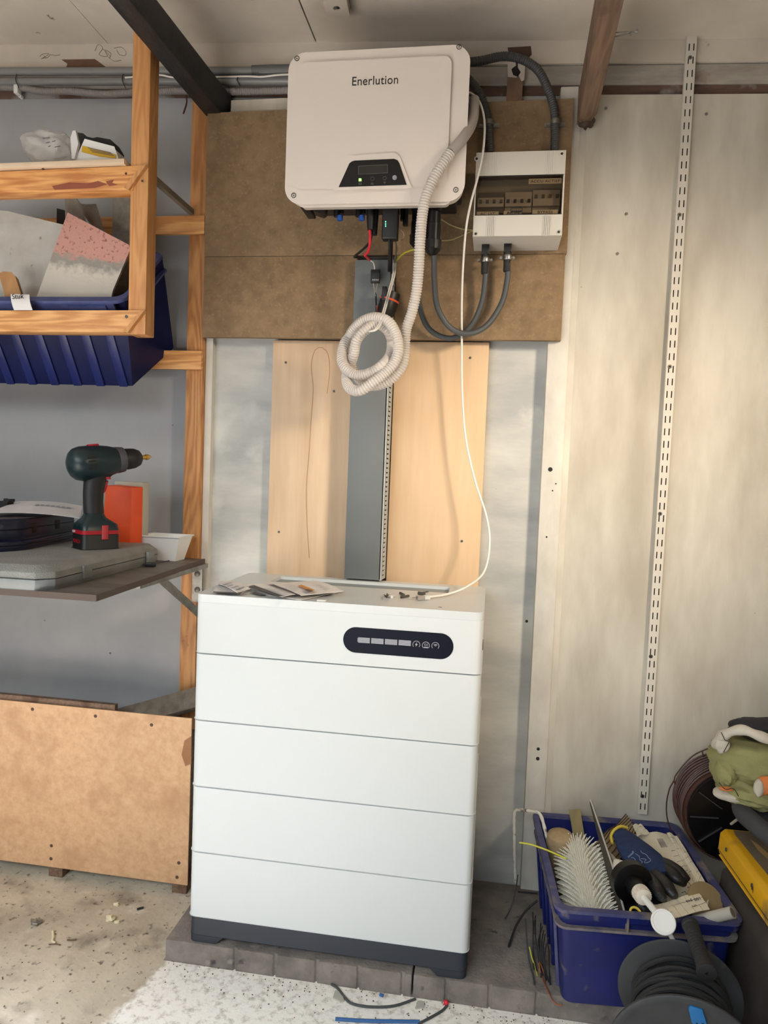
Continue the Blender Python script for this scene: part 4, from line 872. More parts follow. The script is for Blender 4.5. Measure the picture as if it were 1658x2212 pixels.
b = slab(B(), pp([(-60,1084),(14,1083),(15,1078),(22,1078),(22,1083),(19,1086),(19,1094),(14,1096),(-60,1100)], .10), [], XZ, .09, .12)
solo('black_tool', b, BLK, 'black hooked tool end on the blue case at the left photo edge', 'tool', bev=.002)
# orange box and white box behind
ob = thing('orange_box', 'narrow upright orange carton behind the cordless drill', 'box', (-.315,.24,.90))
oa, oc = A(232,1047,.235), A(275,1051,.235)
b = hexa(B(), [(-.372,.235,.9),(-.288,.235,.9),(-.268,.262,.9),(-.35,.266,.9),(-.362,.235,oc.z+.001),(-.288,.235,oc.z-.002),(-.268,.262,oc.z),(-.345,.266,oc.z+.003)])
part('carton', b, ORG, ob, bev=.0025)
zt2 = A(295,1043,.27).z
solo('white_box', bx(-.355, A(303,1100,.28).x+.012, .268, .305, .9, zt2+.002), CARDW, 'grey-white carton standing behind the orange carton', 'box', bev=.002)
# white tub
r0 = [(A(286,1157,.25).x,.25),(A(384,1159,.25).x,.25),(A(400,1146,.35).x+.006,.35),(A(316,1144,.35).x,.35)]
zr_ = A(335,1157,.25).z
tb2 = thing('plastic_tub', 'small white tapered plastic tub on the bench right of the orange carton', 'tub', (-.2,.3,.9))
r0 = [(-.291,.262),(-.162,.262),(-.160,.352),(-.284,.352)]; ins = lambda k: [(x+(k if x < -.2 else -k), y+(k if y < .3 else -k)) for x, y in r0]
def open_loft(rows):
    b = B(); rs = [[b.verts.new((x, y, z)) for x, y in pts] for pts, z in rows]
    for i in range(len(rs)-1):
        for k in range(len(rs[0])): b.faces.new((rs[i][k], rs[i][(k+1)%len(rs[0])], rs[i+1][(k+1)%len(rs[0])], rs[i+1][k]))
    b.faces.new(rs[-1]); return b
part('bowl', open_loft([(ins(.003),.966),(ins(.022),.9005),(ins(.023),.903)][::-1] and [(ins(.0195),.9005),(ins(.0035),.966),(ins(.0055),.966),(ins(.0215),.9025)]), TUBW, tb2, bev=0)
part('rim', slab(B(), r0, [ins(.006)], XY, .9655, .9685), TUBW, tb2, bev=.0008)
us_ = thing('memory_stick', 'small black stick with a thin lead on the bench by the grey case', 'stick', Zp(325,1222,.9))
part('stick', box(B(), -.013, .013, -.006, .006, .0005, .010, M=frame(Zp(325,1224,.9), (1,.35,0), (0,0,1))), BLK, us_, bev=.0015)
part('lead', tube(B(), [Zp(335,1217,.904), Zp(350,1214,.902), Zp(370,1210,.902)], .001, 6, .01), BLK, us_)
# ---------------------------------------------------------------- cordless drill
D0 = Vector((-.303, .085, .9505)); yw = math.radians(52)
Fu = Vector((math.cos(yw), math.sin(yw), 0)); Fs = Vector((math.sin(yw), -math.cos(yw), 0)); Fz = Vector((0,0,1))
def dm(u, s, v): return D0+Fu*u+Fs*s+Fz*v
dr = thing('cordless_drill', 'dark green cordless drill standing on its battery on the grey case', 'drill', D0)
def rbox(u0, u1, s0, s1, v0, v1, r): return slab(B(), rrect(u0, u1, s0, s1, r, 5), [], lambda a, c, t: dm(a, c, t), v0, v1)
part('battery_pack', rbox(-.040, .050, -.038, .038, 0, .036, .012), BOSK, dr, bev=.003)
part('red_band', rbox(-.0405, .0505, -.0385, .0385, .036, .0455, .012), BOSR, dr, 'red band')
part('foot_housing', loft([([tuple(dm(a, c, 0)[:2]) for a, c in rrect(-.040,.050,-.038,.038,.012,5)], D0.z+.0455), ([tuple(dm(a, c, 0)[:2]) for a, c in rrect(-.039,.047,-.036,.036,.014,5)], D0.z+.060), ([tuple(dm(a, c, 0)[:2]) for a, c in rrect(-.028,.026,-.026,.026,.018,5)], D0.z+.074), ([tuple(dm(a, c, 0)[:2]) for a, c in rrect(-.020,.018,-.019,.019,.015,5)], D0.z+.090)]), BOSG, dr)
part('release_clip', rbox(.004, .020, .036, .0405, .024, .058, .002), BOSR, dr, 'red release clip', bev=.001)
# handle
rows = []
for v, uc, ru, rs_ in ((.086,-.001,.024,.0225),(.11,-.003,.0235,.0205),(.135,-.003,.024,.021),(.160,0,.026,.022),(.185,.004,.029,.023)):
    rows.append(([tuple(dm(uc+ru*math.cos(a*math.pi/10), rs_*math.sin(a*math.pi/10), 0)[:2]) for a in range(20)], D0.z+v))
part('handle', loft(rows), BOSK, dr, 'rubbery black handle')
tl = math.radians(8); ax = (Fu*math.cos(tl)+Fz*math.sin(tl)).normalized(); o_ = dm(-.066,0,.200)
part('motor_housing', lathe(B(), [(0,.004),(.003,.018),(.009,.030),(.018,.038),(.032,.042),(.05,.042),(.075,.041),(.10,.037),(.118,.032)], o_, ax, 28), BOSG, dr)
part('gear_housing', slab(B(), [(0,-.012),(.075,-.012),(.066,-.034),(.05,-.046),(.038,-.05),(.0,-.04)], [], lambda a, c, t: o_+ax*(a+.045)+Fs*t+Vector((0,0,1))*c*.95, -.017, .017), BOSG, dr, bev=.006)
part('torque_ring', lathe(B(), [(.118,.0315),(.121,.033),(.136,.031),(.138,.028)], o_, ax, 24), BOSM, dr, 'grey torque ring')
part('chuck', lathe(B(), [(.138,.026),(.148,.0265),(.165,.025),(.178,.0195),(.184,.011)], o_, ax, 24), BOSK, dr, 'black chuck')
part('drill_bit', lathe(B(), [(.184,.0055),(.196,.0055),(.196,.0075),(.202,.0075),(.212,.001)], o_, ax, 10), GOLD, dr, 'brass coloured bit')
up = ax.cross(Fs).normalized(); up = up if up.z > 0 else -up
part('speed_switch', xf(bx(-.013,.013,-.008,.008,0,.005), frame(o_+ax*.066+up*.0395, ax, up)), BOSR, dr, 'red gear switch', bev=.002)
part('trigger', slab(B(), [(.024,.162),(.031,.166),(.028,.150),(.025,.140),(.018,.132),(.018,.16)], [], lambda a, c, t: dm(a, t, c), -.008, .008), BOSR, dr, 'red trigger', bev=.001)
part('direction_button', xf(bx(-.006,.006,-.019,.019,-.003,.003), frame(dm(.026,0,.172), Fu, Fz)), BOSR, dr, 'red direction button', bev=.001)
b = B()
for k in range(4): xf(b, Matrix.Identity(4)); box(b, -.009, .009, .0402, .0425, -.014+k*.009, -.010+k*.009, M=frame(o_+ax*.045, ax, up) @ Matrix.Rotation(math.pi, 4, 'Z'))
part('vent_slots', b, BLK, dr)
part('lettering', textbm('BOSCH', .013, dm(-.041,-.022,.014), Fs, Fz, .0004), BOSR, dr); part('lettering', textbm('14.4V', .008, dm(-.041,-.030,.038), Fs, Fz, .0004), STICK, dr)
# ---------------------------------------------------------------- hardboard panel lower left
hb = thing('hardboard_box', 'brown hardboard fronted low box left of the battery', 'panel', (-.4,.26,0))
part('front_panel', slab(B(), [(-1.4,.036),(-.108,.030),(-.107,.488),(-.669,.490),(-1.4,.492)], [], XZ, .240, .246), HARD, hb, bev=.0006)
part('top_lath', slab(B(), [(-1.4,.46),(-.33,.46),(-.33,.503),(-1.4,.507)], [], XZ, .247, .262), BROWNW, hb)
for xx in (-.52, -.155):
    part('foot_post', bx(xx, xx+.042, .2465, .290, 0, .44), BROWNW, hb, bev=.001)
for q in ((70,1532),(206,1547),(327,1566),(111,1827),(110,1855),(386,1864),(382,1895)):
    p = A(*q,.2398); part('screw', lathe(B(), [(.0,.0048),(.0006,.0045),(.0006,.002)], p, (0,-1,0), 12), PEEL, hb)
# stain patches
hst = mat('hardboard_stain', (156,108,72), .7, col2=(146,98,64), scale=20)
hstr = part('stain', slab(B(), pp([(413,1590),(413,1650),(400,1655),(392,1630),(398,1600)], .2397), [], XZ, .2396, .2402), hst, hb)
b = hexa(B(), [A(322,1545,.36),A(345,1545,.30),A(405,1552,.30),A(405,1540,.38)]+[A(320,1541,.36),A(352,1538,.30),A(402,1505,.31),A(385,1501,.38)])
b.free(); b = box(B(), 0, .33, -.03, .03, -.012, .012, M=frame((-.44,.322,.405), (.33,.01,.115), (0,-.75,.6)))
solo('loose_plank', b, OLDW, 'grey weathered plank leaning behind the top of the hardboard panel', 'plank', bev=.0015)
# ---------------------------------------------------------------- pavers
def paver(x0_, x1_, grooves, lab):
    ptsp = [(x0_,.406),(x0_,.0)]
    for gx in grooves: ptsp += [(gx-.005,.0),(gx-.003,.005),(gx+.003,.005),(gx+.005,.0)]
    ptsp += [(x1_,.0),(x1_,.406)]
    ptsp = [(x, y-.004) for x, y in ptsp]
    return solo('concrete_slab', slab(B(), ptsp, [], XY, 0, .0495), PAVM, lab, 'slab', bev=.003)
gr = lambda l: [Z0p.x for Z0p in (Zp(a, c, .02) for a, c in l)]
paver(-.053, .5285, gr([(503,2085),(590,2098),(681,2110),(772,2125),(867,2140)]), 'grey concrete kerb slab under most of the battery tower')
paver(.5325, 1.30, gr([(963,2150),(1057,2165),(1160,2185)]), 'grey concrete kerb slab under the blue crate')
# ---------------------------------------------------------------- floor litter
def litter(name, lab, cat, pts, r, m, z=.003):
    return solo(name, tube(B(), [Zp(a, c, z) for a, c in pts], r, 8, .008), m, lab, cat)
litter('wire_offcut', 'bent grey wire offcut on the white floor in front of the left slab', 'wire', [(715,2126),(728,2134),(742,2152),(760,2168),(800,2175),(850,2173),(897,2158)], .0028, GREYC)
litter('wire_offcut', 'short grey wire offcut touching the blue conduit piece', 'wire', [(903,2212),(935,2195),(955,2183),(965,2172)], .0028, GREYC)
litter('conduit_offcut', 'straight blue plastic conduit piece on the white floor', 'conduit', [(724,2201),(790,2205),(906,2207)], .0036, BLUEC, .004)
solo('red_cap', blob(Zp(963,2166,.006), (.006,.006,.006), 8, 10), mat('red_cap', (220,40,60), .4), 'tiny red cap at the foot of the right slab', 'cap')
solo('blue_cap', cyl(B(), Zp(820,2148,.004), Zp(827,2151,.004), .0035, 8), BLUEC, 'tiny blue plastic bit at the foot of the left slab', 'cap')
def chip(lab, pts, m, name='paint_chip', cat='chip', z=.002):
    return solo(name, slab(B(), [(Zp(a, c, 0).x, Zp(a, c, 0).y) for a, c in pts], [], XY, .0005, z+.0015), m, lab, cat)
chip('flat grey flake beside the bent grey wire', [(718,2158),(724,2142),(737,2146),(743,2164),(735,2166)], CARDW); chip('flat pale flake below the joint of the two slabs', [(896,2180),(902,2164),(916,2166),(915,2178),(900,2181)], CARDW)
flake = mat('cream_flake', (226,214,180), .7)
solo('paint_chip', blob(Zp(238,1984,.006), (.011,.009,.009), 6, 8, lambda q: .4*math.sin(6*q.x+3)*math.cos(5*q.z)), flake, 'largest cream paint lump on the concrete floor', 'chip', angle=10)
solo('paint_chip', blob(Zp(254,1992,.003), (.008,.005,.004), 6, 8, lambda q: .4*math.sin(6*q.x)), flake, 'small cream flake right beside the largest paint lump', 'chip', angle=10)
solo('paint_chip', blob(Zp(252,1954,.004), (.008,.004,.005), 6, 8, lambda q: .4*math.sin(6*q.x)), flake, 'cream flake behind the largest paint lump', 'chip', angle=10)
solo('foil_scrap', blob(Zp(76,1991,.005), (.015,.009,.006), 8, 10, lambda q: .35*math.sin(8*q.x+4*q.y)), SILV, 'crumpled silver foil scrap on the concrete floor', 'scrap', angle=10)
litter('shaving', 'curled cream shaving on the concrete floor', 'shaving', [(114,2012),(115,2024),(113,2034),(120,2037)], .003, flake)
litter('wood_splinter', 'brown splinter right of the curled shaving', 'splinter', [(145,2030),(155,2031),(165,2029)], .0022, BROWNW)
litter('wood_splinter', 'dark splinter near the feet of the hardboard box', 'splinter', [(296,1964),(303,1962),(311,1960)], .003, BLKR)
litter('wood_splinter', 'thin dark splinter under the curled shaving', 'splinter', [(105,2040),(118,2039),(130,2041)], .0014, BROWNW)
solo('white_scrap', bx(-.72,-.705,.16,.166,.0005,.003), flake, 'cream strip at the left photo edge on the floor', 'scrap')
b = B()
for i in range(260):
    px, py = random.uniform(340,1250), None; x = random.uniform(-.05,1.0); y = -.004-abs(random.gauss(0,.045)); r = random.uniform(.0005,.0016)
    M_ = Matrix.Translation((x, y, r*.5)) @ Matrix.Rotation(random.random()*6, 4, 'Z'); box(b, -r, r, -r*.7, r*.7, -r*.4, r*.4, M=M_)
for i in range(170):
    x = random.uniform(-1,-.05); y = random.uniform(-.35,.24); r = random.uniform(.0005,.0018); M_ = Matrix.Translation((x, y, r*.5)) @ Matrix.Rotation(random.random()*6, 4, 'Z'); box(b, -r, r, -r*.7, r*.7, -r*.4, r*.4, M=M_)
solo('floor_grit', b, mat('grit', (110,84,64), .9), 'dark grit and crumbs scattered along the slabs and floor', 'grit', kind='stuff')
# loose wires by the crate
def slabw(lab, pts, m, r=.0022, z=.053): return solo('loose_wire', tube(B(), [Zp(a, c, z+dz) for a, c, dz in pts], r, 6, .008), m, lab, 'wire')
slabw('outermost dark grey wire end lying left of the blue crate', [(1134,1985,.04),(1138,2040,.02),(1143,2080,.005),(1150,2105,0),(1154,2128,0)], GREYC)
slabw('wire with a yellow-green tip lying left of the blue crate', [(1143,2045,.03),(1148,2068,.01),(1155,2088,0),(1160,2107,0)], YCAB, .0016)
slabw('copper wire curving from the slab to the crate corner', [(1163,2080,.02),(1168,2105,0),(1180,2135,0),(1195,2163,0),(1208,2172,.002),(1214,2170,.006)], COPR, .0015)
slabw('short copper wire hook lying left of the crate', [(1165,2078,.02),(1172,2095,.005),(1177,2112,0),(1175,2124,0)], COPR, .0015)
slabw('long black wire sweeping left from the crate', [(1160,1945,.06),(1135,1968,.04),(1115,1998,.02),(1103,2030,.003),(1098,2045,0)], BLKR, .0026)
slabw('short black wire behind the loose wires', [(1118,1926,.02),(1135,1928,.02),(1160,1930,.02)], BLKR, .0022)
slabw('blue-black wire hanging down beside the battery', [(1118,1890,.10),(1112,1930,.04),(1102,1962,.004),(1090,1985,0)], GREYC, .0014)
tw = thing('wire_bundle', 'tangle of black wires hanging down the left side of the blue crate', 'wires', (.83,.1,.05))
for k in range(9):
    x = 1152+k*4; part('wire', tube(B(), [Zp(x+random.uniform(-4,4), 1970+8*k, .16), Zp(x+random.uniform(-6,6), 2010+6*k, .10), Zp(x-4+random.uniform(-4,6), 2060+4*k, .062), Zp(x+random.uniform(-4,10), 2095+4*k, .053)], .0016, 5, .012), BLKR, tw)
# ---------------------------------------------------------------- blue crate
CC = [Vector((.835,-.045)), Vector((1.195,-.015)), Vector((1.163,.385)), Vector((.811,.362))]   # rim corners FL FR BR BL
def cw(u, v, z, tap=0):
    k = tap; u2 = k+(1-2*k)*u; v2 = k*.9+(1-1.8*k)*v
    p = CC[0].lerp(CC[1], u2).lerp(CC[3].lerp(CC[2], u2), v2); return Vector((p.x, p.y, z))
ZB, ZR = .052, .268
tp = lambda z: .055*(ZR-z)/(ZR-ZB)
cr = thing('storage_crate', 'deep blue stacking crate full of tools on the kerb slab', 'crate', (1.0,.17,ZB))
def cring(z, o): return [cw(u, v, z, tp(z)-o) for u, v in rrect(0,1,0,1,.06,4)]
def cband(z0_, z1_, o0, o1, mt, nm, lab=None):
    b = B(); R0 = cring(z0_, o0); R1 = cring(z1_, o0); R2 = cring(z1_, o1); R3 = cring(z0_, o1)
    rs = [[b.verts.new(p) for p in R_] for R_ in (R0, R1, R2, R3)]; n = len(R0)
    for i in range(4):
        for k in range(n): b.faces.new((rs[i][k], rs[i][(k+1)%n], rs[(i+1)%4][(k+1)%n], rs[(i+1)%4][k]))
    return part(nm, b, mt, cr, lab)
b = B(); rows = [cring(ZR-.002, -.006), cring(.11, -.006), cring(ZB+.003, -.006)]; outr = [cring(ZB, 0), cring(.12, 0), cring(ZR-.001, 0)]
rs = [[b.verts.new(p) for p in R_] for R_ in (outr+rows)]; n = len(rs[0])
for i in range(5):
    for k in range(n): b.faces.new((rs[i][k], rs[i][(k+1)%n], rs[i+1][(k+1)%n], rs[i+1][k]))
b.faces.new(rs[0]); b.faces.new(rs[-1])
part('shell', b, CRATE, cr)
cband(ZR-.003, ZR+.0045, .030, -.012, CRATED, 'rim', 'dusty rim'); cband(ZR-.016, ZR-.002, .026, .019, CRATE, 'rim_skirt'); cband(ZR-.040, ZR-.0345, .028, -.002, CRUST, 'ledge', 'dust covered ledge')
for v0 in (.12, .3, .5, .7, .88):
    b = B(); q = [cw(-.024, v0-.012, ZB+.004, tp(ZB)), cw(0, v0-.012, ZB+.004, tp(ZB)), cw(0, v0+.012, ZB+.004, tp(ZB)), cw(-.024, v0+.012, ZB+.004, tp(ZB))]; q2 = [cw(-.024, v0-.012, ZR-.036, tp(ZR-.036)), cw(0, v0-.012, ZR-.036, tp(ZR)), cw(0, v0+.012, ZR-.036, tp(ZR)), cw(-.024, v0+.012, ZR-.036, tp(ZR-.036))]
    hexa(b, q+q2); part('rib', b, CRATED if v0 < .2 else CRATE, cr, bev=.0015)
for u0 in (.38, .62):
    b = B(); q = [cw(u0-.006, -.028, ZR-.036), cw(u0+.006, -.028, ZR-.036), cw(u0+.006, .0, ZR-.036), cw(u0-.006, .0, ZR-.036)]; q2 = [p+Vector((0,0,.034)) for p in q]; hexa(b, q+q2); part('rib', b, CRATED, cr)
# ---- contents
solo('hand_tools_pile', cyl(cyl(box(B(), .98, 1.14, .04, .33, .06, .15), (.99,.05,.17), (1.12,.3,.17), .02), (1.1,.05,.16), (.99,.32,.17), .02), BLKR, 'dark jumble of tools filling the bottom of the blue crate', 'tools', kind='stuff')
# spiked roller
sr = thing('spiked_roller', 'white spiked screed roller lying along the left side of the crate', 'roller', (.90,.14,.22))
ra, rb = Vector((.914,-.003,.208)), Vector((.905,.245,.238)); ax = (rb-ra).normalized()
nn = ax.orthogonal().normalized(); nn = (Vector((0,0,1))-ax*ax.z).normalized(); bbv = ax.cross(nn)
part('core', lathe(B(), [(0,.036),((rb-ra).length,.036)], ra, ax, 24), SPIKE, sr); part('end_cap', lathe(B(), [(-.004,.024),(-.004,.012),(-.001,.012)], ra, ax, 20), SPIKE, sr)
b = B(); L_ = (rb-ra).length; rows_ = 30
for i in range(rows_):
    c = ra+ax*(L_*(i+.5)/rows_)
    for k in range(36):
        a = 2*math.pi*(k+.5*(i % 2))/36
        if math.cos(a) < -.35: continue
        dn = nn*math.cos(a)+bbv*math.sin(a); tn = -nn*math.sin(a)+bbv*math.cos(a)
        p0 = c+dn*.034; p1 = c+dn*.062-ax*(.002+.003*math.sin(k*2.3+i)); w_ = .0022
        base = [b.verts.new(p0+tn*w_), b.verts.new(p0+ax*w_), b.verts.new(p0-tn*w_), b.verts.new(p0-ax*w_)]
        tip = [b.verts.new(p1+tn*w_*.45), b.verts.new(p1+ax*w_*.45), b.verts.new(p1-tn*w_*.45), b.verts.new(p1-ax*w_*.45)]
        for q in range(4): b.faces.new((base[q], base[(q+1)%4], tip[(q+1)%4], tip[q]))
        b.faces.new(tip)
part('spikes', b, SPIKE, sr, 'dense white plastic spikes', kind='stuff')
# beige roller
pq = Zp(1209,1800,.290)
solo('paint_roller', lathe(B(), [(0,.028),(.01,.034),(.20,.034),(.213,.030),(.219,.018),(.220,.0)], pq+Vector((.012,.03,-.215)), Vector((-.012,-.03,.215)), 24), ROLB, 'dirty beige paint roller sleeve standing behind the spiked roller', 'roller')
# lath
p0, p1 = Vector((.935,.30,.16)), A(1240,1748,.365); d = p1-p0
solo('wood_lath', box(B(), 0, d.length, -.003, .003, -.0145, .0145, M=frame(p0, d, (1,0,.2))), KHAKI, 'flat khaki lath sticking up at the back of the crate', 'lath', bev=.0008)
# metal blade : long trapezoid, edge-on
q0, q1 = A(1275,1728,.33), A(1350,1978,-.005); q2 = q1+Vector((-.018,.0,-.07)); q3 = q0+Vector((-.002,0,-.008)); mid = A(1325,1880,.09)
b = B(); pts = [q0, mid, q1, q2, mid+Vector((-.006,.006,-.035)), q3]
for s in (0, .0022): pass
f1 = [b.verts.new(p) for p in pts]; f2_ = [b.verts.new(p+Vector((.0032,.0008,0))) for p in pts]
b.faces.new(f1); b.faces.new(f2_)
for i in range(6): b.faces.new((f1[i], f1[(i+1)%6], f2_[(i+1)%6], f2_[i]))
sbl = solo('steel_blade', b, mat('blade_face', (84,80,72), .6, .4), 'long tapering steel blade standing on edge in the crate', 'blade')
part('blade_edge', tube(B(), [q0, q0.lerp(mid,.5), mid, mid.lerp(q1,.5), q1], .0022, 6, .01), mat('blade_bright', (196,192,184), .4, .3), sbl, 'bright upper edge')
# white wire hanger
solo('roller_cage', tube(B(), [A(1113,1905,.30), A(1111,1850,.30), A(1110,1790,.30), A(1110,1762,.30), A(1114,1750,.30), A(1130,1750,.29), A(1150,1753,.28), A(1162,1755,.27), A(1169,1765,.262), A(1176,1790,.25), A(1182,1815,.235)], .0042, 8, .006, rf=lambda s, i: 1+.12*math.sin(i*1.7)), WPAINT, 'paint-crusted white wire roller frame hooked over the left crate rim', 'frame')
solo('loose_wire', tube(B(), [A(1121,1820,.12), A(1145,1824,.12), A(1180,1836,.11), A(1223,1855,.10)], .0019, 6, .006), YCAB, 'yellow-green wire poking out over the spiked roller', 'wire')
# striped cuff cloth
def czp(px, py, z): return Zp(px, py, z)
b = sheet([czp(1250,1850,.235), czp(1330,1872,.24), czp(1372,1795,.275), czp(1352,1762,.285)], 12, lambda u, v: (0,0,.018*math.sin(3.1*v)*math.sin(3.1*u)+.004*math.sin(14*v)), .004)
sg_ = solo('striped_cloth', b, STRIP, 'beige knitted cloth with dark stripes behind the blue glove', 'cloth')
for k in range(7):
    f0 = k/6.6; a_, c_ = Vector((1252+76*f0,1846+20*f0,0)), Vector((1350+22*f0,1762+32*f0,0)); pts = []
    for j in range(9):
        v = j/8; P_ = czp(1250,1850,.235).lerp(czp(1330,1872,.24), f0).lerp(czp(1352,1762,.285).lerp(czp(1372,1795,.275), f0), v)
        pts.append(P_+Vector((0,0,.018*math.sin(3.1*v)*math.sin(3.1*f0)+.004*math.sin(14*v)+.0022)))
    part('stripe', tube(B(), pts, .0011, 4, .006), mat('stripe_brown', (70,50,44), .9), sg_)
# packaging paper
pk = thing('paper_packaging', 'crumpled cream paper packaging with grid print on the right of the crate', 'packaging', czp(1450,1900,.22))
quad = [(1370,1805),(1440,1800),(1535,1965),(1395,1995)]
def paperpart(name, qs, zs_, amp, seed, n=12):
    random.seed(seed); P_ = [czp(a, c, z_) for (a, c), z_ in zip(qs, zs_)]
    g = lambda u, v: (0,0,amp*(math.sin(7*u+3*seed)*math.cos(6*v)+.5*math.sin(13*v+5*u)))
    def pos(u, v): return P_[0].lerp(P_[1], u).lerp(P_[3].lerp(P_[2], u), v)+Vector(g(u, v))
    o = part(name, grid(B(), pos, n, n, thick=.0015), PACK, pk); return o, pos
o1, pos1 = paperpart('sheet', [(1365,1802),(1440,1800),(1538,1945),(1420,1985)], (.262,.268,.262,.25), .004, 1)
o2, pos2 = paperpart('folded_flap', [(1440,1800),(1462,1806),(1534,1925),(1528,1960)], (.270,.276,.272,.266), .002, 2, 8)
o3, pos3 = paperpart('front_flap', [(1410,1958),(1508,1928),(1532,1964),(1440,1988)], (.276,.282,.284,.276), .002, 3, 8)
o4, pos4 = paperpart('rolled_tab', [(1366,1783),(1382,1779),(1402,1800),(1376,1808)], (.285,.285,.27,.27), .002, 4, 6)
LN = mat('print_line', (120,104,84), .8)
def gridlines(pos, par, nu, nv, off=.0014):
    b = B()
    for i in range(1, nu): tube(b, [pos(i/nu, j/10)+Vector((0,0,off)) for j in range(11)], .0005, 3, raw=True)
    for i in range(1, nv): tube(b, [pos(j/10, i/nv)+Vector((0,0,off)) for j in range(11)], .0005, 3, raw=True)
    part('printed_grid', b, LN, par)
gridlines(pos2, o2, 4, 12); gridlines(pos3, o3, 6, 3); gridlines(pos4, o4, 3, 3); 
b = B()
for k in range(8): tube(b, [pos1(.62+.02*k,.10)+Vector((0,0,.0016)), pos1(.62+.02*k,.24)+Vector((0,0,.0016))], .0007, 3, .01)
for k in range(6): tube(b, [pos1(.80,.3+.07*k)+Vector((0,0,.0016)), pos1(.92,.3+.07*k)+Vector((0,0,.0016))], .0006, 3, .01)
for l in ([(.55,.84),(.62,.84),(.62,.9)], [(.70,.74),(.78,.74),(.78,.8),(.70,.8)]): tube(b, [pos1(*c)+Vector((0,0,.0018)) for c in l], .0009, 4, raw=True)
part('print', b, PRD, o1)
c0, c1_, c2_ = pos3(.45,.35), pos3(.95,.35), pos3(.45,.95)
part('lettering', textbm('100 pcs', .012, pos3(.95,.32)+Vector((0,0,.003)), c0-c1_, c2_-c0, .0003), PRD, o3)
part('lettering', textbm('Qty', .009, pos3(.8,.62)+Vector((0,0,.003)), c0-c1_, c2_-c0, .0003), PRD, o3)
# brown card disc and white tube
solo('card_disc', lathe(B(), [(0,.046),(.006,.046)], A(1524,1952,.045)+Vector((0,0,-.004)), (.35,-.6,.6), 28), BROWNC, 'round brown card disc behind the paper packaging', 'disc')
p = A(1582,1971,-.035); q = A(1500,1990,-.0)
wt = solo('plastic_tube', lathe(B(), [((p-q).length,.009),((p-q).length,.0115),(0,.0115)], q, p-q, 20), mat('grey_tube', (186,182,170), .5), 'short off-white plastic tube resting on the front right crate rim', 'tube')
part('tube_bore', lathe(B(), [((p-q).length+.0003,.009)]+[((p-q).length-.012,.0088)], q, p-q, 18), mat('bore', (120,112,100), .7), wt)
# blue glove with black fingers
gv = thing('work_glove', 'blue knitted work glove with black coated fingers on top of the crate', 'glove', czp(1400,1870,.29))
def strand(pts, rs, nm, m, lab=None, flat=.6):
    P_ = smooth(pts, .006); n = len(P_); b = B()
    tube(b, P_, 1, 14, raw=True, rf=lambda s, i: max(.0008, rs[min(int(i/(n-1)*(len(rs)-1)), len(rs)-2)]*(1-((i/(n-1)*(len(rs)-1)) % 1 if i < n-1 else 1))+rs[min(int(i/(n-1)*(len(rs)-1)), len(rs)-2)+1]*((i/(n-1)*(len(rs)-1)) % 1 if i < n-1 else 1)))
    zc0 = sum(p.z for p in P_)/n
    bm_mid = {}
    for v in b.verts:
        near = min(P_, key=lambda p: (p-v.co).length_squared); v.co.z = near.z+(v.co.z-near.z)*flat
    return part(nm, b, m, gv, lab)
strand([czp(1336,1798,.298), czp(1352,1812,.298), czp(1372,1836,.296), czp(1395,1862,.293), czp(1418,1882,.29), czp(1432,1895,.288)], [.022,.032,.042,.048,.046,.036], 'palm', GLB, flat=.42)
part('cuff_edge', tube(B(), [czp(1322,1822,.292), czp(1319,1806,.300), czp(1326,1793,.308), czp(1340,1785,.312), czp(1354,1788,.306)], .0035, 8, .006), GLY, gv, 'yellow cuff edge')
for lab_, pts in (('upper', [(1424,1860),(1448,1872),(1470,1888),(1484,1902)]), ('mid', [(1432,1872),(1450,1886),(1462,1898),(1476,1908)]), ('lower', [(1410,1885),(1432,1905),(1448,1925),(1455,1934)]), ('small', [(1398,1892),(1412,1910),(1424,1932),(1430,1940)])):
    strand([czp(a, c, z_) for (a, c), z_ in zip(pts, (.293,.297,.295,.285))], [.013,.0155,.0155,.010], 'finger', GLK, flat=.8)
strand([czp(1390,1880,.285), czp(1392,1905,.284), czp(1402,1925,.28)], [.018,.020,.013], 'thumb', GLK, flat=.8)
Lg = mat('print_pale_blue', (150,166,190), .8)
zl = .3165
def gl(pts): part('printed_outline', tube(B(), [czp(a, c, zl) for a, c in pts], .0006, 4, .003), Lg, gv)
gl([(1383,1837),(1386,1842),(1395,1846),(1400,1853),(1405,1858),(1400,1862),(1392,1864),(1392,1860),(1395,1857),(1390,1855),(1383,1855)]); gl([(1372,1844),(1380,1850),(1381,1857),(1387,1862),(1380,1866),(1374,1861),(1369,1854),(1363,1852)])
part('lettering', textbm('rootuff', .0105, czp(1357,1853,zl), czp(1384,1829,zl)-czp(1357,1853,zl), czp(1350,1845,zl)-czp(1357,1853,zl), .0003), Lg, gv)
solo('dark_glove', blob(czp(1392,1945,.235), (.055,.06,.03), 18, 24, lambda q: .12*math.sin(6*q.x+4*q.y)), GLK, 'second black glove crumpled under the hand pump', 'glove')
b = lathe(B(), [(0,.0085),(.0,.0125),(.003,.0125),(.003,.0085),(0,.0085)], czp(1371,1972,.268), (.1,-.5,.8), 22, cap=False); solo('glove_loop', b, GLY, 'yellow loop edge of a dark glove at the front crate rim', 'glove')
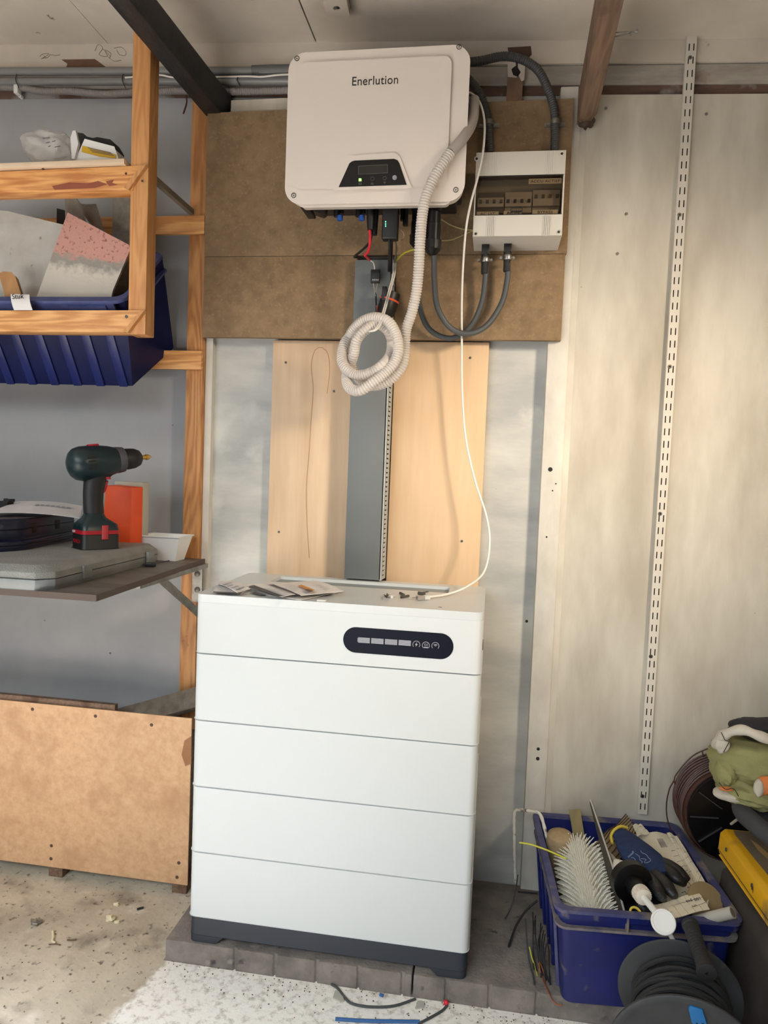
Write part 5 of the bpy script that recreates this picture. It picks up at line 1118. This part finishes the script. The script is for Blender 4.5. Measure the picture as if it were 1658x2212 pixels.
# pump with black collar
pu = thing('hand_pump', 'white hand pump with a black screw collar and round white knob', 'pump', A(1388,1927,0))
P0, P1 = A(1330,1862,.12), A(1432,1992,-.105); ax = (P1-P0).normalized(); L_ = (P1-P0).length; at = lambda px_: (A(px_[0], px_[1], px_[2])-P0).dot(ax)
part('grey_tip', lathe(B(), [(-.05,.003),(.0,.006)], P0, ax, 12), NOZG, pu)
part('nozzle', lathe(B(), [(-.004,.005),(.006,.010),(.018,.0145),(.055,.0165)], P0, ax, 20), NOZ, pu, 'cream nozzle cone')
k = at((1372,1908,.03)); part('collar', lathe(B(), [(k-.03,.036),(k-.022,.043),(k+.0,.043),(k+.002,.038),(k+.004,.022),(k+.03,.019)], P0, ax, 28), BLKG, pu, 'black screw collar', angle=25)
k2 = at((1392,1935,-.01)); b = lathe(B(), [(k2-.012,.0175),(k2+.010,.0165),(k2+.012,.009)], P0, ax, 36)
part('ribbed_ring', b, NOZ, pu, 'cream ribbed ring')
b = B()
for j in range(24):
    a = 2*math.pi*j/24; n1 = ax.orthogonal().normalized(); n2 = ax.cross(n1); c = P0+ax*(k2-.010)+(n1*math.cos(a)+n2*math.sin(a))*.0175; tube(b, [c, c+ax*.018], .0009, 4, .02)
part('ribs', b, NOZ, pu)
part('rod', lathe(B(), [(k2+.01,.0068),(L_-.004,.0068)], P0, ax, 14), RODW, pu)
dn = (CAM-P1).normalized(); kn = (dn+Vector((0,-.1,.2))).normalized()
part('knob', lathe(B(), [(-.010,.016),(-.006,.0225),(.004,.0235),(.006,.022),(.006,.0195),(.0045,.019),(.0045,.0)], P1, kn, 32), RODW, pu, 'round white knob'); part('spout', cyl(B(), P1+Vector((0,.01,0)), A(1455,2035,-.105), .0045, 10), RODW, pu)
# ---------------------------------------------------------------- cable reel
rl_ = thing('cable_reel', 'black cable reel with black cable in front of the crate', 'reel', (1.045,-.2,0))
cb, cf = Vector((1.056,-.13,.182)), Vector((1.03,-.285,.166)); ax = (cf-cb).normalized(); L_ = (cf-cb).length
FLG = mat('reel_grey', (44,46,48), .55, col2=(62,63,65), scale=9, spots=[((90,88,86),16,.66,.74)])
part('flange', lathe(B(), [(-.002,.02),(-.002,.110),(0,.1125),(.003,.1125),(.004,.110),(.004,.02)], cb, ax, 64), FLG, rl_, 'rear flange')
part('flange', lathe(B(), [(-.004,.02),(-.004,.127),(-.003,.1295),(.001,.1295),(.003,.127),(.003,.118),(.001,.117),(.001,.05),(.006,.048),(.006,.0)], cf, ax, 72), FLG, rl_, 'front flange')
part('drum', lathe(B(), [(.004,.045),(L_-.004,.045)], cb, ax, 32), BLKR, rl_)
random.seed(3)
n1 = ax.orthogonal().normalized(); n2 = ax.cross(n1)
for lay, R_ in enumerate((.074, .083)):
    pts = []; turns = 12
    for j in range(turns*28):
        a = 2*math.pi*j/28; w_ = .014+(L_-.028)*j/(turns*28)+.005*math.sin(a*2+lay*2)+.003*math.sin(a*.37*7+1); w_ = w_ if lay == 0 else L_-w_
        rr = R_+.0035*math.sin(a*.61+1.7*lay)+.003*math.sin(a*1.3); pts.append(cb+ax*w_+(n1*math.cos(a)+n2*math.sin(a))*rr)
    part('cable', tube(B(), pts, .0050, 7, raw=True), BLKR, rl_, 'wound black cable')
h0, h1 = Zp(1492,1996,.318), Zp(1525,2098,.305)
h0, h1 = Vector((1.071,-.110,.312)), Vector((1.066,-.245,.308))
h0, h1 = A(1490,1997,-.115), A(1525,2100,-.235)
part('grip', tube(B(), [h0, h1], .0145, 18, .0018, rf=lambda s, i: 1.12 if s < .008 else (.93 if (i % 4 < 2 and .03 < s < .10) else 1.0)), BLKR, rl_, 'ribbed black carrying grip')
hd = (h1-h0).normalized(); part('grip_end', lathe(B(), [(-.008,.016),(0,.0175),(.003,.0175),(.004,.016),(.004,.003),(0,.003)], h1, hd, 22), BLKR, rl_)
bk = cf+ax*.004+(Zp(1505,2185,.274)-cf)*.0; p = A(1505,2180,-.29); Mb = frame(p, (.62,0,-.25), ax)
Mb = frame(A(1506,2186,cf.y-.006), (.25,.0,-.95), ax) @ Matrix.Scale(1.05, 4)
part('blue_catch', xf(slab(B(), [(-.019,-.008),(-.013,-.012),(.010,-.012),(.019,-.007),(.019,.007),(.010,.011),(-.013,.009)], [], XY, -.004, .012), Mb), BLUEK, rl_, 'bright blue plastic catch', bev=.002)
for s in (-.004, .005): part('catch_hole', xf(bx(.009,.014,s-.0015,s+.0015,.0118,.0125), Mb), BLK, rl_)
part('stand', tube(B(), [(.96,-.10,.004),(1.14,-.10,.004),(1.14,-.32,.004),(.95,-.32,.004),(.96,-.10,.004)], .005, 8, .02), BLKR, rl_)
for y_ in (-.10, -.32): part('stand', tube(B(), [(.97,y_,.004),(1.045,y_,.16),(1.13,y_,.004)], .005, 8, .02), BLKR, rl_)
# ---------------------------------------------------------------- right pile: spool, cases, bag
sp = thing('wire_spool', 'large black spool of brown wire leaning at the wall behind the bag', 'spool', (1.30,.31,.05))
sc_ = A(1588,1768,.24); yb = .375
R1 = (sc_-A(1482,1765,.24)).length
part('winding', lathe(B(), [(.012,R1*1.0),(.02,R1*1.03),(.11,R1*1.05),(.120,R1*1.02)], sc_, (0,1,0), 64), COPW, sp, 'brown wound wire')
for k in range(9): part('wire_turn', tube(B(), [sc_+Vector((math.cos(a)*(R1*1.04+.0015), .018+k*.011+.003*math.sin(3*a+k), math.sin(a)*(R1*1.04+.0015))) for a in [i*math.pi/24 for i in range(49)]], .0022, 5, raw=True), COPW, sp)
part('front_disc', lathe(B(), [(0,R1*.97),(.012,R1*.97)], sc_, (0,1,0), 56), BLKG, sp, 'black spoked disc')
for k in range(10):
    a = 2*math.pi*k/10+.05; d = Vector((math.cos(a),0,math.sin(a))); part('spoke', box(B(), R1*.35, R1*.93, -.0012, .0012, -.002, .002, M=frame(sc_+Vector((0,-.003,0)), d, (0,1,0))), mat('spoke_dark', (62,60,62), .5), sp)
arc = [(1528,1617),(1500,1630),(1478,1650),(1458,1676),(1455,1686),(1445,1705),(1439,1735),(1440,1765),(1447,1790),(1458,1812)]
part('loose_turn', tube(B(), [A(x, y, .34) for x, y in arc], .0018, 6, .008), COPW, sp, 'loose outer wire turn')
for q in ((1516,1622,1518,1634),(1455,1686,1458,1696)): part('loose_turn', tube(B(), [A(q[0],q[1],.34), A(q[2],q[3],.34)], .0018, 6, .005), COPW, sp)
# yellow case on dark case
def quadbox(q, z0_, z1_, flare=0):
    return [(x+(-flare if i in (0,3) else 0), y, z0_) for i, (x, y) in enumerate(q)]+[(x, y, z1_) for x, y in q]
dc = thing('dark_case', 'bulky dark grey-brown case standing beneath the yellow case', 'case', (1.4,.0,0))
part('body', loft([([(1.175,-.30),(1.62,-.30),(1.62,.16),(1.20,.16)],0),([(1.175,-.30),(1.62,-.30),(1.62,.17),(1.195,.17)],.10),([(1.195,-.27),(1.62,-.27),(1.62,.17),(1.215,.17)],.285),([(1.235,-.24),(1.62,-.24),(1.62,.15),(1.25,.15)],.318)]), GRCASE, dc, bev=.012, seg=3)
yc = thing('yellow_case', 'yellow metal tool case with a dirt-darkened top on the dark case', 'case', (1.4,.0,.32))
zy0, zy1 = .322, .372
ba = [(Zp(1553,1850,zy0).x, Zp(1553,1850,zy0).y-.0), ]
fo = [(1.232,-.22),(1.62,-.22),(1.62,.165),(1.215,.165)]
part('body', loft([([(1.226,-.26),(1.62,-.26),(1.62,.150),(1.206,.150)],zy0),([(1.222,-.26),(1.62,-.26),(1.62,.158),(1.202,.158)],zy0+.012),([(1.228,-.26),(1.62,-.26),(1.62,.175),(1.210,.175)],zy1-.008),([(1.238,-.25),(1.61,-.25),(1.61,.178),(1.222,.180)],zy1)]), YELC, yc, bev=.003)
part('dirty_lid', slab(B(), [(1.262,-.24),(1.60,-.24),(1.60,.170),(1.238,.172),(1.236,.15)], [], XY, zy1-.001, zy1+.0015), DUSTC, yc, 'grime-darkened lid surface')
part('scuff', slab(B(), [(1.275,.03),(1.285,.05),(1.272,.11),(1.262,.135),(1.262,.09)], [], XY, zy1+.001, zy1+.0022), mat('scuff_tan', (156,128,78), .8), yc)
part('lid_seam', loft([([(1.2215,-.261),(1.62,-.261),(1.62,.1585),(1.2015,.1585)],zy0+.012),([(1.2215,-.261),(1.62,-.261),(1.62,.159),(1.2015,.159)],zy0+.0132)]), BLKR, yc)
for q in ((1566,1815),(1630,1895)):
    p = A(*q,.12 if q[0] < 1600 else -.02); x_ = 1.205+(.158-p.y)*.048; part('rivet', lathe(B(), [(0,.0045),(.0015,.0042),(.002,.002)], (x_+.001, p.y, zy0+.03), (-1,0,.1), 12), STEELD, yc)
part('warning_mark', slab(B(), [(-.03,.008),(-.012,.008),(-.021,.024)], [[(-.026,.0105),(-.016,.0105),(-.021,.0195)]], lambda a, c, t: (1.214-.0003+t, a-.005, zy0+.008+c), -.001, .0005), INK, yc)
yb_ = solo('yellow_tool', blob((1.205,-.335,.10), (.035,.045,.075), 14, 18, lambda q: .06*math.sin(5*q.z)), YELC, 'dirty yellow tool body low down at the right photo edge', 'tool')
# foam hose bundle
fb = thing('foam_hose_bundle', 'dark foam covered hoses bundled on the yellow case under the bag', 'hose', (1.28,.06,.38))
part('hose', tube(B(), [A(x, y, yy) for x, y, yy in ((1612,1727,.12),(1601,1738,.10),(1606,1757,.07),(1628,1778,.04),(1662,1806,.01),(1720,1850,-.02))], .020, 16, .01), FOAM, fb)
for dx in (0, 14, 30): part('hose', tube(B(), [A(x+dx, y-dx*.3, yy) for x, y, yy in ((1614,1730,.15),(1626,1742,.13),(1650,1760,.10),(1700,1795,.06))], .0105, 12, .01), FABK, fb)
part('binding', tube(B(), [A(1578,1780,.12), A(1592,1770,.10), A(1606,1764,.07), A(1625,1780,.03)], .003, 6, .01), mat('binding_grey', (150,142,130), .6), fb)
# canvas bag
bgc = A(1625,1640,.16)
def bd(q): return .07*math.sin(5*q.x+7*q.z)+.05*math.sin(11*q.z+3*q.x)+.035*math.sin(16*q.x-6*q.z)
cb_ = thing('canvas_bag', 'slumped green canvas bag with pale and orange pattern at the right photo edge', 'bag', (1.32,.14,.44))
def clothd(seed, f1=2.2, amp=.10, crease=.10):
    off = Vector((seed*3.1, seed*1.7, seed))
    def fn(q):
        n1 = MN.noise(q*f1+off); n2 = 1-abs(MN.noise(Vector((q.x*2.2, q.y*2.2, q.z*5))+off*2))*2.2; n3 = MN.noise(q*9+off)
        return amp*n1+crease*(n2-.5)*.4+.008*n3
    return fn
part('upper_fold', blob(A(1652,1642,.15), (.118,.095,.058), 60, 80, clothd(1)), FAB, cb_, angle=60)
part('lower_fold', blob(A(1624,1700,.13), (.078,.08,.036), 50, 70, clothd(4, 3, .14, .16)), FAB, cb_, angle=60)
part('side_fold', blob(A(1562,1662,.13), (.026,.05,.036), 36, 44, clothd(7, 3, .14, .16)), FAB, cb_, angle=60)
part('pale_trim', blob(A(1582,1716,.10), (.040,.030,.014), 30, 40, clothd(9, 1.3, .16, .08)), FABW, cb_, 'pale grey and orange hem'); part('orange_patch', blob(A(1568,1704,.078), (.015,.008,.004), 20, 24, clothd(3)), FABO, cb_)
part('pale_trim', tube(B(), [A(x, y, yy) for x, y, yy in ((1545,1610,.14),(1558,1592,.11),(1580,1580,.09),(1605,1577,.08),(1630,1586,.07),(1670,1602,.06))], .0105, 12, .006, rf=lambda s, i: 1+.12*math.sin(i*.9)), FABW, cb_, 'pale rolled hem')
part('pale_trim', blob(A(1558,1604,.12), (.016,.02,.026), 30, 36, clothd(5, 1.4, .2, .08)), FABW, cb_)
part('orange_patch', blob(A(1652,1697,.058), (.020,.012,.020), 26, 30, clothd(6, 1.3, .15, .06)), FABO, cb_, 'orange and white patch'); part('white_patch', blob(A(1638,1702,.052), (.010,.010,.020), 24, 26, clothd(8, 1.3, .15, .06)), FABW, cb_)
part('seam', tube(B(), [A(x, y, yy) for x, y, yy in ((1552,1690,.075),(1566,1705,.065),(1584,1704,.06),(1598,1728,.07))], .0009, 5, .005), FABK, cb_); part('seam', tube(B(), [A(x, y, yy) for x, y, yy in ((1557,1582,.09),(1566,1600,.09),(1574,1602,.085),(1562,1625,.09))], .0009, 5, .005), FABK, cb_)
part('strap', sheet([A(1570,1572,.12), A(1590,1558,.13), A(1700,1552,.15), A(1700,1582,.09)], 10, lambda u, v: (0,-.01*math.sin(3*u),.006*math.sin(3.1*u)), .006), FABK, cb_, 'black strap across the top'); part('strap', blob(A(1640,1575,.14), (.06,.05,.020), 40, 50, clothd(2, 1.5, .15, .1)), FABK, cb_)
